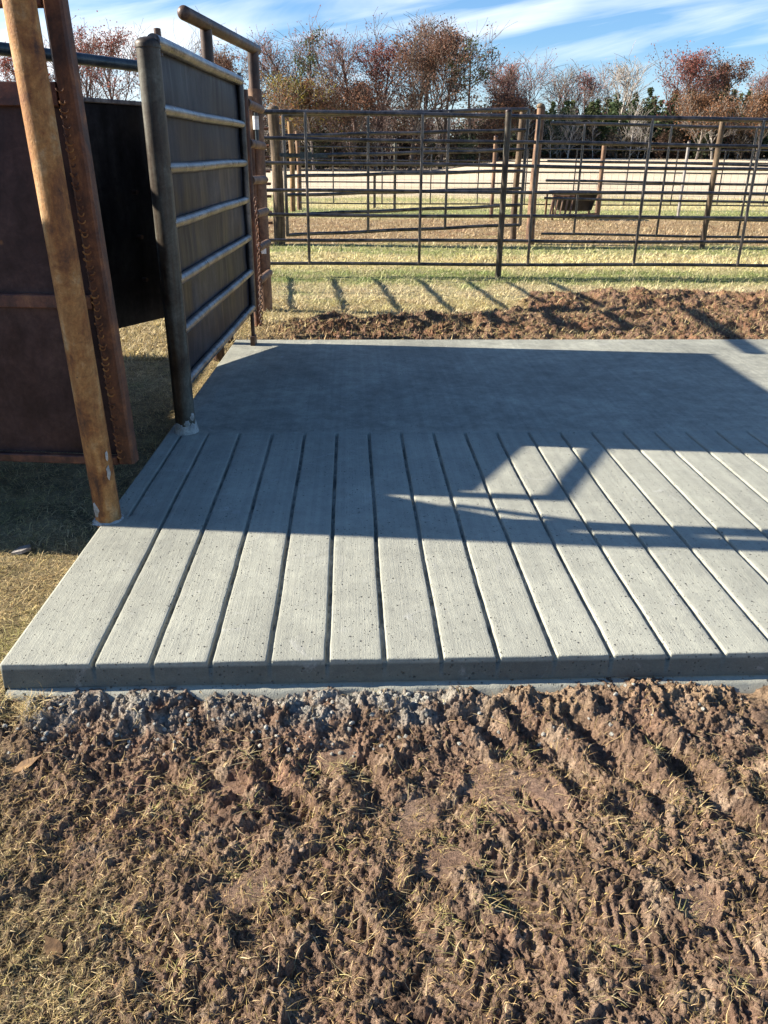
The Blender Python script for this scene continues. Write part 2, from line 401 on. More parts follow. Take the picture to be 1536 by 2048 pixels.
# ruts: long ploughed grooves running down to the right on the right-hand side
def rut(cx, cy, ang, L, W, D, ridge=0.5):
    c, s = math.cos(ang), math.sin(ang)
    u = (X1 - cx) * c + (Y1 - cy) * s + wx * 0.4; v = -(X1 - cx) * s + (Y1 - cy) * c + wy * 0.7
    along = sstep(L, L * 0.7, np.abs(u))
    D *= 0.6
    return along * (-D * np.exp(-(v / W) ** 2) + D * ridge * (np.exp(-((v - 1.9 * W) / (W * 0.7)) ** 2) + np.exp(-((v + 1.9 * W) / (W * 0.7)) ** 2)))
for a in ((0.62, 1.46, -1.15, 0.20, 0.030, 0.040), (0.47, 1.47, -1.1, 0.17, 0.026, 0.034), (0.78, 1.40, -1.2, 0.22, 0.03, 0.04), (0.33, 1.56, -1.0, 0.08, 0.024, 0.028),
          (-0.16, 1.36, -1.05, 0.12, 0.028, 0.034), (-0.30, 1.42, -0.9, 0.09, 0.03, 0.03), (0.03, 1.43, -1.3, 0.10, 0.030, 0.036), (0.28, 1.10, -1.0, 0.12, 0.022, 0.024),
          (-0.42, 1.44, -0.6, 0.07, 0.025, 0.03), (0.62, 1.12, -1.1, 0.12, 0.025, 0.022), (0.09, 1.06, -1.1, 0.10, 0.024, 0.022)):
    h += rut(*a)
# crumbs and clods
def lumps(n, x0, x1, y0, y1, r0, r1, hk, zz, xs, ys, power=2.0, dens=None):
    for _ in range(n):
        cx, cy = random.uniform(x0, x1), random.uniform(y0, y1)
        if dens is not None and random.random() > dens(cx, cy): continue
        r = r0 + (r1 - r0) * random.random() ** power
        ia, ib = np.searchsorted(ys, cy - r), np.searchsorted(ys, cy + r)
        ja, jb = np.searchsorted(xs, cx - r), np.searchsorted(xs, cx + r)
        if ib - ia < 2 or jb - ja < 2: continue
        a = random.uniform(0, 3.14); c, s = math.cos(a), math.sin(a); el = random.uniform(1.0, 1.9)
        gx = xs[None, ja:jb] - cx; gy = ys[ia:ib, None] - cy
        u = (gx * c + gy * s) / r; v = (-gx * s + gy * c) / r * el
        d = np.clip(1 - u * u - v * v, 0, 1)
        zz[ia:ib, ja:jb] += (d ** 0.6) * r * hk * random.uniform(0.5, 1.0)
lx, ly = GXs[xa:xb], GYs[ya:yb]
md = lambda x, y: float(mud_mask(np.array(x), np.array(y)))
lumps(500, -1.0, 1.05, 0.78, 1.70, 0.010, 0.030, 0.35, h, lx, ly, 2.5, md)
lumps(5000, -1.0, 1.05, 0.78, 1.70, 0.004, 0.009, 0.5, h, lx, ly, 1.5, md)
h += 0.0042 * RNG.uniform(-1, 1, h.shape) * (0.5 + 0.5 * mm)
# wet concrete that spilled over the form: grey rubble against the slab
sp = sstep(1.57, 1.68, Y1 + 0.13 * fbm(X1 * 5, Y1 * 5, 61, 4)) * sstep(1.72, 1.66, Y1)
h += sp * (0.006 + 0.010 * fbm(X1 * 30, Y1 * 30, 67, 4, 0.75))
tmp = np.zeros_like(h); lumps(1100, -1.05, 1.1, 1.50, 1.70, 0.004, 0.020, 0.7, tmp, lx, ly, 2.6)
h += np.minimum(tmp, 0.016) * sp
h += 0.030 * sstep(1.50, 1.67, Y1)
# the smooth foot-pressed patches with sole marks
def press(cx, cy, ang, a_, b_, depth, tread=True, z0=None):
    global h
    c, s = math.cos(ang), math.sin(ang)
    u = (X1 - cx) * c + (Y1 - cy) * s + wx * 0.25; v = -(X1 - cx) * s + (Y1 - cy) * c + wy * 0.25
    k = sstep(1.12, 0.92, (np.abs(u / a_) ** 2.4 + np.abs(v / b_) ** 2.4))
    base = float(np.mean(h[k > 0.5])) if (k > 0.5).any() else 0
    tr = 0.005 * np.sign(np.sin(u * 210 + 9 * np.abs(v / b_))) * (np.abs(v) < b_ * 0.8) if tread else 0
    tgt = base - depth + tr + 0.0015 * fbm(X1 * 60, Y1 * 60, 71, 2)
    h = h * (1 - k) + tgt * k
    return k
PK = [press(0.36, 1.365, -0.5, 0.115, 0.075, -0.004, False), press(0.335, 1.10, -1.05, 0.125, 0.045, 0.010), press(-0.13, 1.335, -1.0, 0.05, 0.035, 0.012),
      press(-0.30, 1.405, 0.2, 0.055, 0.03, 0.012, False), press(0.18, 0.93, -1.1, 0.11, 0.042, 0.006), press(0.66, 1.06, 1.2, 0.055, 0.04, 0.008, False),
      press(0.72, 0.90, -0.9, 0.12, 0.045, 0.006), press(0.40, 1.315, -0.95, 0.06, 0.022, 0.012), press(0.13, 1.30, 0.9, 0.07, 0.04, 0.004, False), press(0.0, 1.02, -1.2, 0.05, 0.03, 0.008),
      press(-0.05, 1.50, 0.3, 0.06, 0.035, 0.004, False), press(0.50, 0.98, -1.0, 0.10, 0.04, 0.008), press(-0.22, 1.12, 0.6, 0.07, 0.04, 0.003, False), press(-0.36, 0.98, -1.1, 0.09, 0.036, 0.006), press(0.18, 1.18, 0.2, 0.06, 0.04, 0.002, False)]
press_k = np.clip(sum(PK), 0, 1)
fade = sstep(0.62, 0.80, Y1) * sstep(-2.0, -1.3, X1) * sstep(2.2, 1.5, X1)
Z[ya:yb, xa:xb] += h * fade
# --- dirt berm behind the slab
ya2, yb2 = np.searchsorted(GYs, 5.45), np.searchsorted(GYs, 8.1)
xa2, xb2 = np.searchsorted(GXs, -1.2), np.searchsorted(GXs, 7.5)
X2 = XX[ya2:yb2, xa2:xb2]; Y2 = YY[ya2:yb2, xa2:xb2]
bm = berm_mask(X2, Y2)
ridge = np.exp(-((Y2 - (6.45 + 0.10 * fbm(X2 * 1.5, Y2 * 0, 83, 2))) / 0.33) ** 2) * (0.55 + 0.6 * fbm(X2 * 1.4, Y2 * 1.2, 85, 2))
ridge2 = np.exp(-((Y2 - 7.35) / 0.28) ** 2) * sstep(1.0, 1.9, X2) * (0.8 + 0.6 * fbm(X2 * 2.2, Y2 * 1.2, 86, 2))
hb = bm * (0.02 + 0.16 * np.clip(ridge2, 0, 1.2) + 0.13 * np.clip(ridge, 0, 1) + 0.07 * (0.4 - np.abs(fbm(X2 * 4.2, Y2 * 4.2, 87, 3)) * 1.3) + 0.022 * fbm(X2 * 16, Y2 * 16, 89, 3))
hb += bm * (0.020 * 1.4 * (0.4 - np.abs(fbm(X2 * 10, Y2 * 10, 90, 3)) * 1.6) + 0.012 * RNG.uniform(-1, 1, hb.shape))
t2 = np.zeros_like(hb)
bd = lambda x, y: float(berm_mask(np.array(x), np.array(y)))
lumps(200, -0.6, 4.6, 5.75, 7.0, 0.03, 0.10, 0.4, t2, GXs[xa2:xb2], GYs[ya2:yb2], 2.2, bd)
lumps(1500, -0.6, 4.6, 5.6, 7.0, 0.015, 0.035, 0.5, t2, GXs[xa2:xb2], GYs[ya2:yb2], 1.5, bd)
Z[ya2:yb2, xa2:xb2] += hb + np.minimum(t2, 0.06) * bm
# --- keep everything below the slab
inslab = (XX > slab_left(YY) + 0.03) & (YY > SY0 + 0.06) & (YY < SY1 - 0.03) & (XX < SX1)
Z[inslab] = np.minimum(Z[inslab], -0.03)
nearslab = (XX > slab_left(YY) - 0.01) & (YY > SY0 - 0.030) & (YY < SY1 + 0.01) & ~inslab & (XX < SX1)
Z[nearslab] = np.minimum(Z[nearslab], 0.047)

def lerp_h(x, y):
    i = np.clip(np.searchsorted(GXs, x) - 1, 0, len(GXs) - 2); j = np.clip(np.searchsorted(GYs, y) - 1, 0, len(GYs) - 2)
    fx = np.clip((x - GXs[i]) / (GXs[i+1] - GXs[i]), 0, 1); fy = np.clip((y - GYs[j]) / (GYs[j+1] - GYs[j]), 0, 1)
    return (Z[j, i] * (1-fx) + Z[j, i+1] * fx) * (1-fy) + (Z[j+1, i] * (1-fx) + Z[j+1, i+1] * fx) * fy

# colours
def C3(c): return np.array(c, np.float32)
MUD_D, MUD, MUD_L, MUD_R = C3((0.115, 0.073, 0.051)), C3((0.255, 0.168, 0.117)), C3((0.40, 0.29, 0.205)), C3((0.30, 0.180, 0.124))
STRAW, STRAW_P, GREEN, TAN = C3((0.53, 0.42, 0.24)), C3((0.62, 0.51, 0.34)), C3((0.19, 0.25, 0.07)), C3((0.72, 0.58, 0.42))
BROWN = C3((0.20, 0.118, 0.066)); CEM = C3((0.47, 0.455, 0.40))
YG = C3((0.53, 0.46, 0.22))
def mix(a, b, t): t = np.asarray(t)[..., None]; return a * (1 - t) + b * t

def turf_bands(X, Y):
    """colour of the turf by distance: yellow straw, green stripes, brown trodden strip, pale field"""
    w = fbm(X * 0.5, Y * 0.9, 101, 3)
    n = fbm(X * 2.2, Y * 3.0, 103, 3)
    c = mix(STRAW, YG, sstep(-0.4, 0.4, n + 0.15))
    def band(c0, y0, y1, col, k, soft=0.5, ww=0.6):
        yy = Y + w * ww
        m = sstep(y0 - soft, y0 + soft, yy) * sstep(y1 + soft, y1 - soft, yy) * k
        return mix(c0, col, np.clip(m * (0.75 + 0.6 * n), 0, 1))
    c = band(c, 5.4, 6.9, BROWN * 1.15, 0.45, 0.5)
    c = band(c, 7.9, 8.9, STRAW_P * 0.8, 0.5, 0.4)
    c = band(c, 8.9, 10.0, GREEN, 0.95, 0.3, 0.25)
    c = mix(c, GREEN * 1.2, np.clip(sstep(0.15, 0.6, fbm(X * 1.1, Y * 1.6, 109, 3)) * 0.6 * sstep(7.0, 8.0, Y), 0, 1))
    c = band(c, 10.2, 11.3, YG * 1.15, 0.8, 0.5)
    c = band(c, 11.7, 12.9, GREEN * 1.1, 0.75, 0.3)
    c = band(c, 12.9, 18.2, BROWN * 1.45, 0.95, 0.5)
    c = band(c, 18.6, 21.5, GREEN * 1.1, 0.8, 0.5)
    c = band(c, 21.8, 24.5, YG * 1.15, 0.8, 0.6)
    c = band(c, 24.8, 26.5, GREEN * 1.2, 0.55, 0.5)
    yf = Y + w * 3
    f = sstep(26, 29, yf)
    tan = mix(TAN, TAN * C3((0.86, 0.88, 0.80)), sstep(-0.3, 0.5, fbm(X * 0.05, Y * 0.12, 107, 3)))
    return mix(c, tan, f)
c = turf_bands(XX, YY)
n1 = fbm(XX * 7, YY * 7, 111, 3)[..., None]
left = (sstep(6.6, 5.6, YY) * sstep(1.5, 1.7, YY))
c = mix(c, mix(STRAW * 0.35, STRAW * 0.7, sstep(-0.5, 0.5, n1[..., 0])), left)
mk = mud_mask(XX, YY)
nm = fbm(XX * 3.3, YY * 3.3, 113, 4)
mud = mix(MUD, MUD_R, sstep(0.0, 0.55, nm)); mud = mix(mud, MUD_L, sstep(0.05, 0.5, fbm(XX * 11, YY * 11, 117, 3)))
mud = mix(mud, MUD_D, sstep(0.1, 0.6, fbm(XX * 6, YY * 6, 119, 3)) * 0.65)
front = sstep(1.78, 1.72, YY)
cm = mix(mix(MUD_D, STRAW, 0.22), mud, sstep(0.35, 0.85, mk))
c = mix(c, cm, front)
bmF = berm_mask(XX, YY)
bn = fbm(XX * 3.0, YY * 3.0, 131, 3)
dirt = mix(mix(MUD, MUD_R, 0.5), C3((0.32, 0.175, 0.108)), sstep(-0.2, 0.35, bn))
c = mix(c, dirt, np.clip(bmF * 1.1, 0, 1))
sub = c[ya:yb, xa:xb]
sub[:] = mix(sub, mix(CEM, C3((0.36, 0.25, 0.16)), sstep(0.10, 0.50, X1 + 0.25 * fbm(X1 * 4, Y1 * 4, 137, 2))), np.clip(sp * 1.1, 0, 0.92) * sstep(-0.15, 0.2, fbm(X1 * 13, Y1 * 13, 139, 4) + (Y1 - 1.58) * 3))
sub[:] = mix(sub, C3((0.30, 0.195, 0.138)), press_k * 0.75)
nx, ny = len(GXs), len(GYs)
idx = np.arange(nx * ny).reshape(ny, nx)
keep = ~(inslab[:-1, :-1] & inslab[1:, 1:] & inslab[:-1, 1:] & inslab[1:, :-1] & (XX[:-1, :-1] > SX0 + 0.25))
q = np.stack([idx[:-1, :-1], idx[:-1, 1:], idx[1:, 1:], idx[1:, :-1]], -1)[keep]
V = np.stack([XX, YY, Z], -1).reshape(-1, 3)
used = np.zeros(nx * ny, bool); used[q.ravel()] = True
remap = np.cumsum(used) - 1
ground = big_mesh('ground', V[used], remap[q], M['ground'], attrs={'col': c.reshape(-1, 3)[used]}, smooth=True)
setp(ground, kind='structure')
del V, q, XX, YY

# ------------------------------------------------------------------ slab
GX0, GS = -0.672, 0.1500
xs = [0.0]
gk = [GX0 - GS] + [GX0 + GS * k for k in range(0, 47)]
offs = [-0.055, -0.020, -0.0105, -0.0078, -0.0066, -0.0056, -0.0030, 0.0030, 0.0056, 0.0066, 0.0078, 0.0105, 0.020, 0.055]
sxs = sorted([SX0 + 0.0, SX0 + 0.006] + [g + o for g in gk for o in offs if g + o > SX0 + 0.01] + [SX1])
sxs = np.array(sxs)
YJ = 3.535
sys_ = np.concatenate([[1.717, 1.7171, 1.7172, 1.7176, 1.7185, 1.7202, 1.7235], np.arange(1.75, YJ - 0.03, 0.014), [YJ - 0.02, YJ - 0.012, YJ - 0.006, YJ, YJ + 0.006, YJ + 0.02], np.arange(YJ + 0.06, SY1 - 0.02, 0.05), [SY1 - 0.012, SY1 - 0.004, SY1]])
prof_z = np.zeros(len(sys_)); prof_z[:7] = [-0.072, -0.020, -0.0055, -0.0030, -0.0014, -0.0004, 0]; prof_z[-1] = -0.14; prof_z[-2] = -0.006
SXX, SYY = np.meshgrid(sxs, sys_)
SZZ = SZ + prof_z[:, None] + 0 * SXX
g = np.zeros_like(SXX)
wob = np.zeros_like(SXX)
for i, gx in enumerate(gk):
    m_ = np.abs(SXX - gx) < 0.06
    d = np.abs(SXX - gx)
    yy0 = 2.62 if i == 0 else 0
    on = sstep(YJ - 0.0, YJ - 0.03, SYY) * sstep(yy0 - 0.01, yy0 + 0.05, SYY) * m_
    dep = np.interp(d, [0, 0.0030, 0.0056, 0.0066, 0.0078, 0.0105, 0.020, 0.055], [0.0165, 0.0165, 0.0145, 0.0045, 0.0010, 0.0002, 0.0, 0])
    dep = dep * (0.9 + 0.25 * vnoise(SXX * 0 + i * 7.1, SYY * 9, 7))
    g += on * dep
    wob += m_ * (0.0045 * fbm(SYY * 1.7, SXX * 0 + i * 3.3, 17, 3) + 0.0012 * fbm(SYY * 24, SXX * 0 + i * 5.3, 19, 2)) * np.interp(d, [0, 0.02, 0.055], [1, 0.8, 0])
# ragged edges of the grooves
g *= 1 + 0.5 * fbm(SXX * 60, SYY * 40, 29, 2)
top = (prof_z[:, None] > -0.015)
SZZ = SZZ - g * top
SZZ += top * 0.0007 * fbm(SXX * 9, SYY * 9, 33, 3)
SZZ += (np.abs(SYY - YJ) < 0.013) * 0.0022 * (SXX > -0.9)          # small tooled ridge where the grooves stop
lipn = 0.0035 * fbm(SXX * 22, SXX * 0, 35, 3) + 0.004 * np.clip(fbm(SXX * 31, SXX * 0 + 9, 36, 3) - 0.35, 0, 1)
SYY2 = SYY + ((prof_z[:, None] < -0.002) & (SYY < 1.74)) * (prof_z[:, None] > -0.015) * (lipn * 0.8 + g * 0.2)
SXX2 = SXX + wob
lf = np.clip((SXX - SX0) / 0.25, 0, 1)
SXX2 = SXX2 + (1 - lf) * (SYY - SY0) * 0.0270
nx_, ny_ = len(sxs), len(sys_)
idx = np.arange(nx_ * ny_).reshape(ny_, nx_)
q = np.stack([idx[:-1, :-1], idx[:-1, 1:], idx[1:, 1:], idx[1:, :-1]], -1).reshape(-1, 4)
V = np.stack([SXX2, SYY2, SZZ], -1).reshape(-1, 3)
# left skirt
sk = V[idx[:, 0]].copy(); sk[:, 2] = -0.10; sk[:, 0] -= 0.004
sk[:, 0] += 0.004 * fbm(sk[:, 1] * 9, sk[:, 1] * 0, 5, 3)
b0 = len(V); V = np.concatenate([V, sk])
q2 = np.array([(idx[j, 0], idx[j+1, 0], b0 + j + 1, b0 + j) for j in range(ny_ - 1)])
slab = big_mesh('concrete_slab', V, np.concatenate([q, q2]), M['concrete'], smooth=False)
setp(slab, kind='structure')
# footing ledge that shows below the front face
fx = np.linspace(-0.899, SX1, 900)
prof = [(1.655, -0.03), (1.680, 0.012), (1.693, 0.034), (1.699, 0.043), (1.730, 0.0445)]
VV = []
for i, (y, z) in enumerate(prof):
    nn = 0.010 * fbm(fx * 7, fx * 0 + i, 55, 4) * (1 if i < 4 else 0)
    VV.append(np.stack([fx, y + nn, z + 0.003 * fbm(fx * 15, fx * 0 + i * 3, 57, 2) * (i < 4)], -1))
V = np.concatenate(VV); n_ = len(fx); idx = np.arange(len(V)).reshape(len(prof), n_)
q = np.stack([idx[:-1, :-1], idx[:-1, 1:], idx[1:, 1:], idx[1:, :-1]], -1).reshape(-1, 4)
led = big_mesh('concrete_footing', V, q, M['concrete_side'], smooth=True); setp(led, kind='structure')

# ------------------------------------------------------------------ grass and straw (uncountable: stuff)
def blades(name, x, y, L, wd, col, tilt, up=0.0, seg=3, mat=None, curl=0.8, face_up=False, zoff=0.001):
    n = len(x)
    a = RNG.uniform(0, 2*np.pi, n); t = tilt
    d = np.stack([np.cos(a) * np.sin(t), np.sin(a) * np.sin(t), np.cos(t)], -1)
    side = np.stack([-np.sin(a), np.cos(a), np.zeros(n)], -1)
    tw = RNG.uniform(-1, 1, n)[:, None]
    z0 = lerp_h(x, y)
    p = np.stack([x, y, z0 - 0.003], -1)
    cur = RNG.uniform(-curl, curl, n)
    rows = [p - side * (wd / 2)[:, None], p + side * (wd / 2)[:, None]]
    P = p.copy(); ang = a.copy(); tt = t.copy()
    for s in range(1, seg + 1):
        ang = ang + cur / seg; tt = np.clip(tt + RNG.uniform(0, 0.5, n), 0, 1.62)
        dd = np.stack([np.cos(ang) * np.sin(tt), np.sin(ang) * np.sin(tt), np.cos(tt)], -1)
        P = P + dd * (L / seg)[:, None]
        P[:, 2] = np.maximum(P[:, 2], lerp_h(P[:, 0], P[:, 1]) + zoff)
        sd = np.stack([-np.sin(ang), np.cos(ang), tw[:, 0] * 0.5], -1)
        w_ = wd * (1 - 0.28 * s) if s < seg else wd * 0.05
        rows += [P - sd * (w_ / 2)[:, None], P + sd * (w_ / 2)[:, None]]
    V = np.stack(rows, 1).reshape(-1, 3)         # n, 2*(seg+1), 3
    k = 2 * (seg + 1); base = (np.arange(n) * k)[:, None]
    qs = [np.concatenate([base + 2*s, base + 2*s + 1, base + 2*s + 3, base + 2*s + 2], 1) for s in range(seg)]
    q = np.stack(qs, 1).reshape(-1, 4)
    cc = np.repeat(col, k, axis=0)
    o = big_mesh(name, V, q, mat or M['blade'], attrs={'col': cc})
    return setp(o, kind='stuff')
def outside_slab(x, y, m=0.004):
    return ~((x > slab_left(y) - m) & (y > SY0 - 0.03) & (y < SY1 + m) & (x < SX1))
def colmix(n, cols, var=0.25):
    i = RNG.integers(0, len(cols), n); c = np.array(cols, np.float32)[i]
    j = RNG.integers(0, len(cols), n); t = RNG.uniform(0, 1, n)[:, None]
    c = c * (1 - t) + np.array(cols, np.float32)[j] * t
    return c * RNG.uniform(1 - var, 1 + var, n)[:, None]
STR = [(0.56, 0.41, 0.19), (0.68, 0.54, 0.30), (0.42, 0.28, 0.13), (0.24, 0.15, 0.085), (0.52, 0.42, 0.15)]
# trodden straw over the mud, dense on the left and sparse on the right
n = 165000
x = RNG.uniform(-1.0, 1.05, n); y = RNG.uniform(0.78, 1.68, n)
k = mud_mask(x, y); pr = np.clip(1.1 - k * 0.84 - sstep(1.42, 1.58, y) * 0.6, 0.04, 1) * np.clip(0.55 + 1.3 * fbm(x * 6, y * 6, 201, 3), 0.03, 1.3)
s = RNG.uniform(0, 1, n) < pr; x, y = x[s], y[s]; n = len(x)
dk = np.where(RNG.uniform(0, 1, n) < 0.35, RNG.uniform(0.2, 0.55, n), RNG.uniform(0.7, 1.25, n))[:, None]
blades('straw_litter', x, y, RNG.uniform(0.006, 0.030, n), RNG.uniform(0.0008, 0.0019, n), colmix(n, STR, 0.3) * dk * np.where(mud_mask(x, y)[:, None] > 0.6, np.array([[1.0, 0.94, 0.92]]), 1.0), RNG.uniform(0.45, 1.6, n), seg=3, curl=1.6, zoff=0.0035)
n = 700
x = RNG.uniform(-1.0, 1.05, n); y = RNG.uniform(0.80, 1.62, n)
blades('long_straw', x, y, RNG.uniform(0.04, 0.12, n), RNG.uniform(0.0012, 0.0026, n), colmix(n, STR[:3], 0.2) * 1.1, RNG.uniform(1.15, 1.6, n), seg=6, curl=1.6, zoff=0.004)
# a few broken tufts in the mud
cx = RNG.uniform(-0.5, 1.0, 55); cy = RNG.uniform(0.85, 1.5, 55); i = RNG.integers(0, 55, 1700)
x = cx[i] + RNG.normal(0, 0.012, 1700); y = cy[i] + RNG.normal(0, 0.012, 1700)
blades('straw_tufts', x, y, RNG.uniform(0.015, 0.045, 1700), RNG.uniform(0.001, 0.002, 1700), colmix(1700, STR[:2] + [(0.40, 0.38, 0.12)], 0.2), RNG.uniform(0.5, 1.4, 1700), seg=3)
# turf left of the slab
n = 130000
x = RNG.uniform(-2.6, -0.78, n); y = RNG.uniform(1.62, 7.2, n) ** 1.0
y = 1.62 + (7.2 - 1.62) * RNG.uniform(0, 1, n) ** 1.5
s = outside_slab(x, y); x, y = x[s], y[s]; n = len(x)
gmix = sstep(0.0, 0.5, fbm(x * 2.2, y * 2.2, 211, 3))
cc = mix(colmix(n, STR[:3] + [(0.42, 0.36, 0.14)], 0.25), colmix(n, [(0.25, 0.28, 0.08), (0.36, 0.34, 0.12)], 0.2), gmix * 0.6)
blades('turf_beside_slab', x, y, RNG.uniform(0.02, 0.06, n), RNG.uniform(0.0014, 0.003, n) * (0.7 + y * 0.12), cc * np.where(RNG.uniform(0, 1, n) < 0.35, 0.4, 1.15)[:, None], RNG.uniform(0.5, 1.5, n), seg=3, curl=1.8)
# lawn beyond the slab
def lawn(name, n, x0, x1, y0, y1, L0, L1, w0, w1, tuftp=0.35):
    y = y0 + (y1 - y0) * RNG.uniform(0, 1, n) ** 1.25; x = RNG.uniform(0, 1, n) * (x1 - x0) + x0
    x = x * (y / y1) ** 0.6
    s = outside_slab(x, y, 0.02); x, y = x[s], y[s]; n = len(x)
    b = berm_mask(x, y); s = RNG.uniform(0, 1, n) > b * 0.86; x, y, b = x[s], y[s], b[s]; n = len(x)
    cl_ = 1.0 + 0.75 * fbm(x * 9, y * 7, 225, 3)
    cc = turf_bands(x, y) * (RNG.uniform(0.6, 1.5, n) * np.clip(cl_, 0.3, 1.8))[:, None]
    st = RNG.uniform(0, 1, n)[:, None] < 0.4
    cc = np.where(st, mix(cc, STRAW_P, 0.55), cc); cc = mix(cc, colmix(n, STR, 0.2), b * 0.9)
    tall = np.clip(0.75 + 0.5 * fbm(x * 1.5, y * 2.5, 223, 3) + 0.6 * fbm(x * 9, y * 7, 225, 3), 0.3, 1.7)
    blades(name, x, y, RNG.uniform(L0, L1, n) * tall, RNG.uniform(w0, w1, n), cc, RNG.uniform(0.2, 1.35, n), seg=2, curl=1.0)
lawn('lawn_grass', 130000, -3.0, 7.0, 5.45, 11.5, 0.03, 0.09, 0.005, 0.011)
lawn('far_lawn_grass', 70000, -5.0, 15.0, 10.5, 28, 0.05, 0.11, 0.010, 0.020)
n = 45000     # roots and straw dug up with the berm
x = RNG.uniform(-0.9, 4.6, n); y = RNG.uniform(5.58, 7.9, n)
blades('dug_up_straw', x, y, RNG.uniform(0.02, 0.09, n), RNG.uniform(0.002, 0.0045, n), colmix(n, STR, 0.3) * RNG.uniform(0.45, 1.15, n)[:, None], RNG.uniform(0.7, 1.6, n), seg=3, curl=1.8, zoff=0.004)

# ------------------------------------------------------------------ loose clods of earth and concrete
def clod_mesh(r, seed):
    rs = np.random.default_rng(seed)
    import bmesh
    bm = bmesh.new(); bmesh.ops.create_icosphere(bm, subdivisions=3, radius=1)
    off = rs.uniform(0, 50, 3)
    for v in bm.verts:
        p = np.array(v.co)
        k = 1 + 0.28 * float(vnoise(np.array(p[0] * 1.7 + off[0]), np.array(p[1] * 1.7 + p[2] * 1.3 + off[1]), seed)) + 0.16 * float(vnoise(np.array(p[0] * 5 + off[1]), np.array(p[2] * 5 + p[1] * 4), seed + 3))
        v.co = Vector(p * k * r * np.array([1, 0.8, 0.62]))
    V = np.array([v.co[:] for v in bm.verts]); Fc = [tuple(v.index for v in f.verts) for f in bm.faces]; bm.free()
    return V, Fc
def clods(name, n, reg, r0, r1, colf, label_kind='stuff', dens=None):
    protos = [clod_mesh(1, 300 + i) for i in range(6)]
    Vs = []; Fs = []; Cs = []; base = 0
    for _ in range(n):
        x_, y_ = random.uniform(reg[0], reg[1]), random.uniform(reg[2], reg[3])
        if dens and random.random() > dens(x_, y_): continue
        r = r0 + (r1 - r0) * random.random() ** 3; P, Fc = random.choice(protos)
        a = random.uniform(0, 6.28); cs, sn = math.cos(a), math.sin(a)
        Q = P * r; Q = np.stack([Q[:, 0] * cs - Q[:, 1] * sn, Q[:, 0] * sn + Q[:, 1] * cs, Q[:, 2]], -1)
        zc = float(lerp_h(np.array([x_]), np.array([y_]))[0])
        Vs.append(Q + [x_, y_, zc + r * 0.2]); Fs.append(np.array(Fc) + base); base += len(P)
        Cs.append(np.tile(colf(x_, y_), (len(P), 1)))
    o = big_mesh(name, np.concatenate(Vs), np.zeros((0, 4), np.int32), M['ground'], tris=np.concatenate(Fs), attrs={'col': np.concatenate(Cs)}, smooth=True)
    return setp(o, kind='stuff')
def mudcol(x_, y_):
    return np.array(random.choice([MUD, MUD_R, MUD_L, MUD])) * random.uniform(0.8, 1.2)
clods('mud_crumbs', 900, (-0.9, 1.0, 0.80, 1.6), 0.002, 0.008, mudcol, dens=md)
clods('cement_crumbs', 650, (-1.05, 1.05, 1.50, 1.69), 0.0015, 0.008, lambda a, b: np.array(CEM if a < 0.3 or random.random() < 0.3 else C3((0.36, 0.24, 0.15))) * random.uniform(0.8, 1.15))
clods('earth_clods', 500, (-0.4, 4.4, 5.75, 7.8), 0.008, 0.03, lambda a, b: np.array(random.choice([MUD, MUD_R, MUD_D])) * random.uniform(0.8, 1.25), dens=bd)

# ------------------------------------------------------------------ posts by the slab
def pipe_post(name, label, x, y, z0, z1, r, mat, cap=None, capmat=None, group=None, lean=0.0):
    t = thing(name, label, 'post', (x, y, z0), group)
    MB().tube([(x, y, z0), (x + lean / 2, y, (z0 + z1) / 2), (x + lean, y, z1)], r, 28).build('pipe', mat, t)
    if cap: MB().dome((x + lean, y, z1), r * 1.08, cap, 24, 6, lip=0.012).build('cap', capmat or mat, t)
    return t
def splash(parent, x, y, z, r, hgt, seed, side=None):
    """ragged collar of dried cement round the foot of a post"""
    rs = np.random.default_rng(seed); n, m_ = 40, 7
    V = []; F = []
    for j in range(m_):
        for k in range(n):
            a = 2*math.pi*k/n; w = 0.5 + 0.5 * float(vnoise(np.array(a * 1.7), np.array(seed * 1.3), seed))
            top = hgt * (0.35 + 1.1 * w)
            t = j / (m_ - 1)
            rr = r * 1.01 + (0.007 * (1 - t) ** 2 + 0.003) * (0.4 + w + 0.7 * rs.random())
            if j == m_ - 1: rr = r * 0.99
            V.append((x + rr*math.cos(a), y + rr*math.sin(a), z - 0.004 + top * t))
    for j in range(m_-1):
        for k in range(n): F.append((j*n+k, j*n+(k+1) % n, (j+1)*n+(k+1) % n, (j+1)*n+k))
    MB().add(V, F).build('cement_splash', M['cement'], parent)
def patch(parent, cx, cy, r, az, z, w, h_, seed):
    """blob of dried cement stuck on a pipe"""
    V = []; F = []; n, m_ = 12, 5
    V.append((cx + (r + 0.004) * math.cos(az), cy + (r + 0.004) * math.sin(az), z))
    rs = np.random.default_rng(seed)
    for j in range(1, m_):
        for k in range(n):
            a = 2*math.pi*k/n; q_ = j/(m_-1) * (0.75 + 0.5 * rs.random())
            da = q_ * w / r * math.cos(a); dz = q_ * h_ * math.sin(a)
            rr = r + (0.004 * (1 - j/(m_-1)) + (0.0 if j == m_-1 else 0.0015))
            V.append((cx + rr * math.cos(az + da), cy + rr * math.sin(az + da), z + dz))
    for k in range(n): F.append((0, 1 + k, 1 + (k+1) % n))
    for j in range(m_-2):
        for k in range(n): F.append((1+j*n+k, 1+(j+1)*n+k, 1+(j+1)*n+(k+1) % n, 1+j*n+(k+1) % n))
    MB().add(V, F).build('cement_splash', M['cement'], parent)

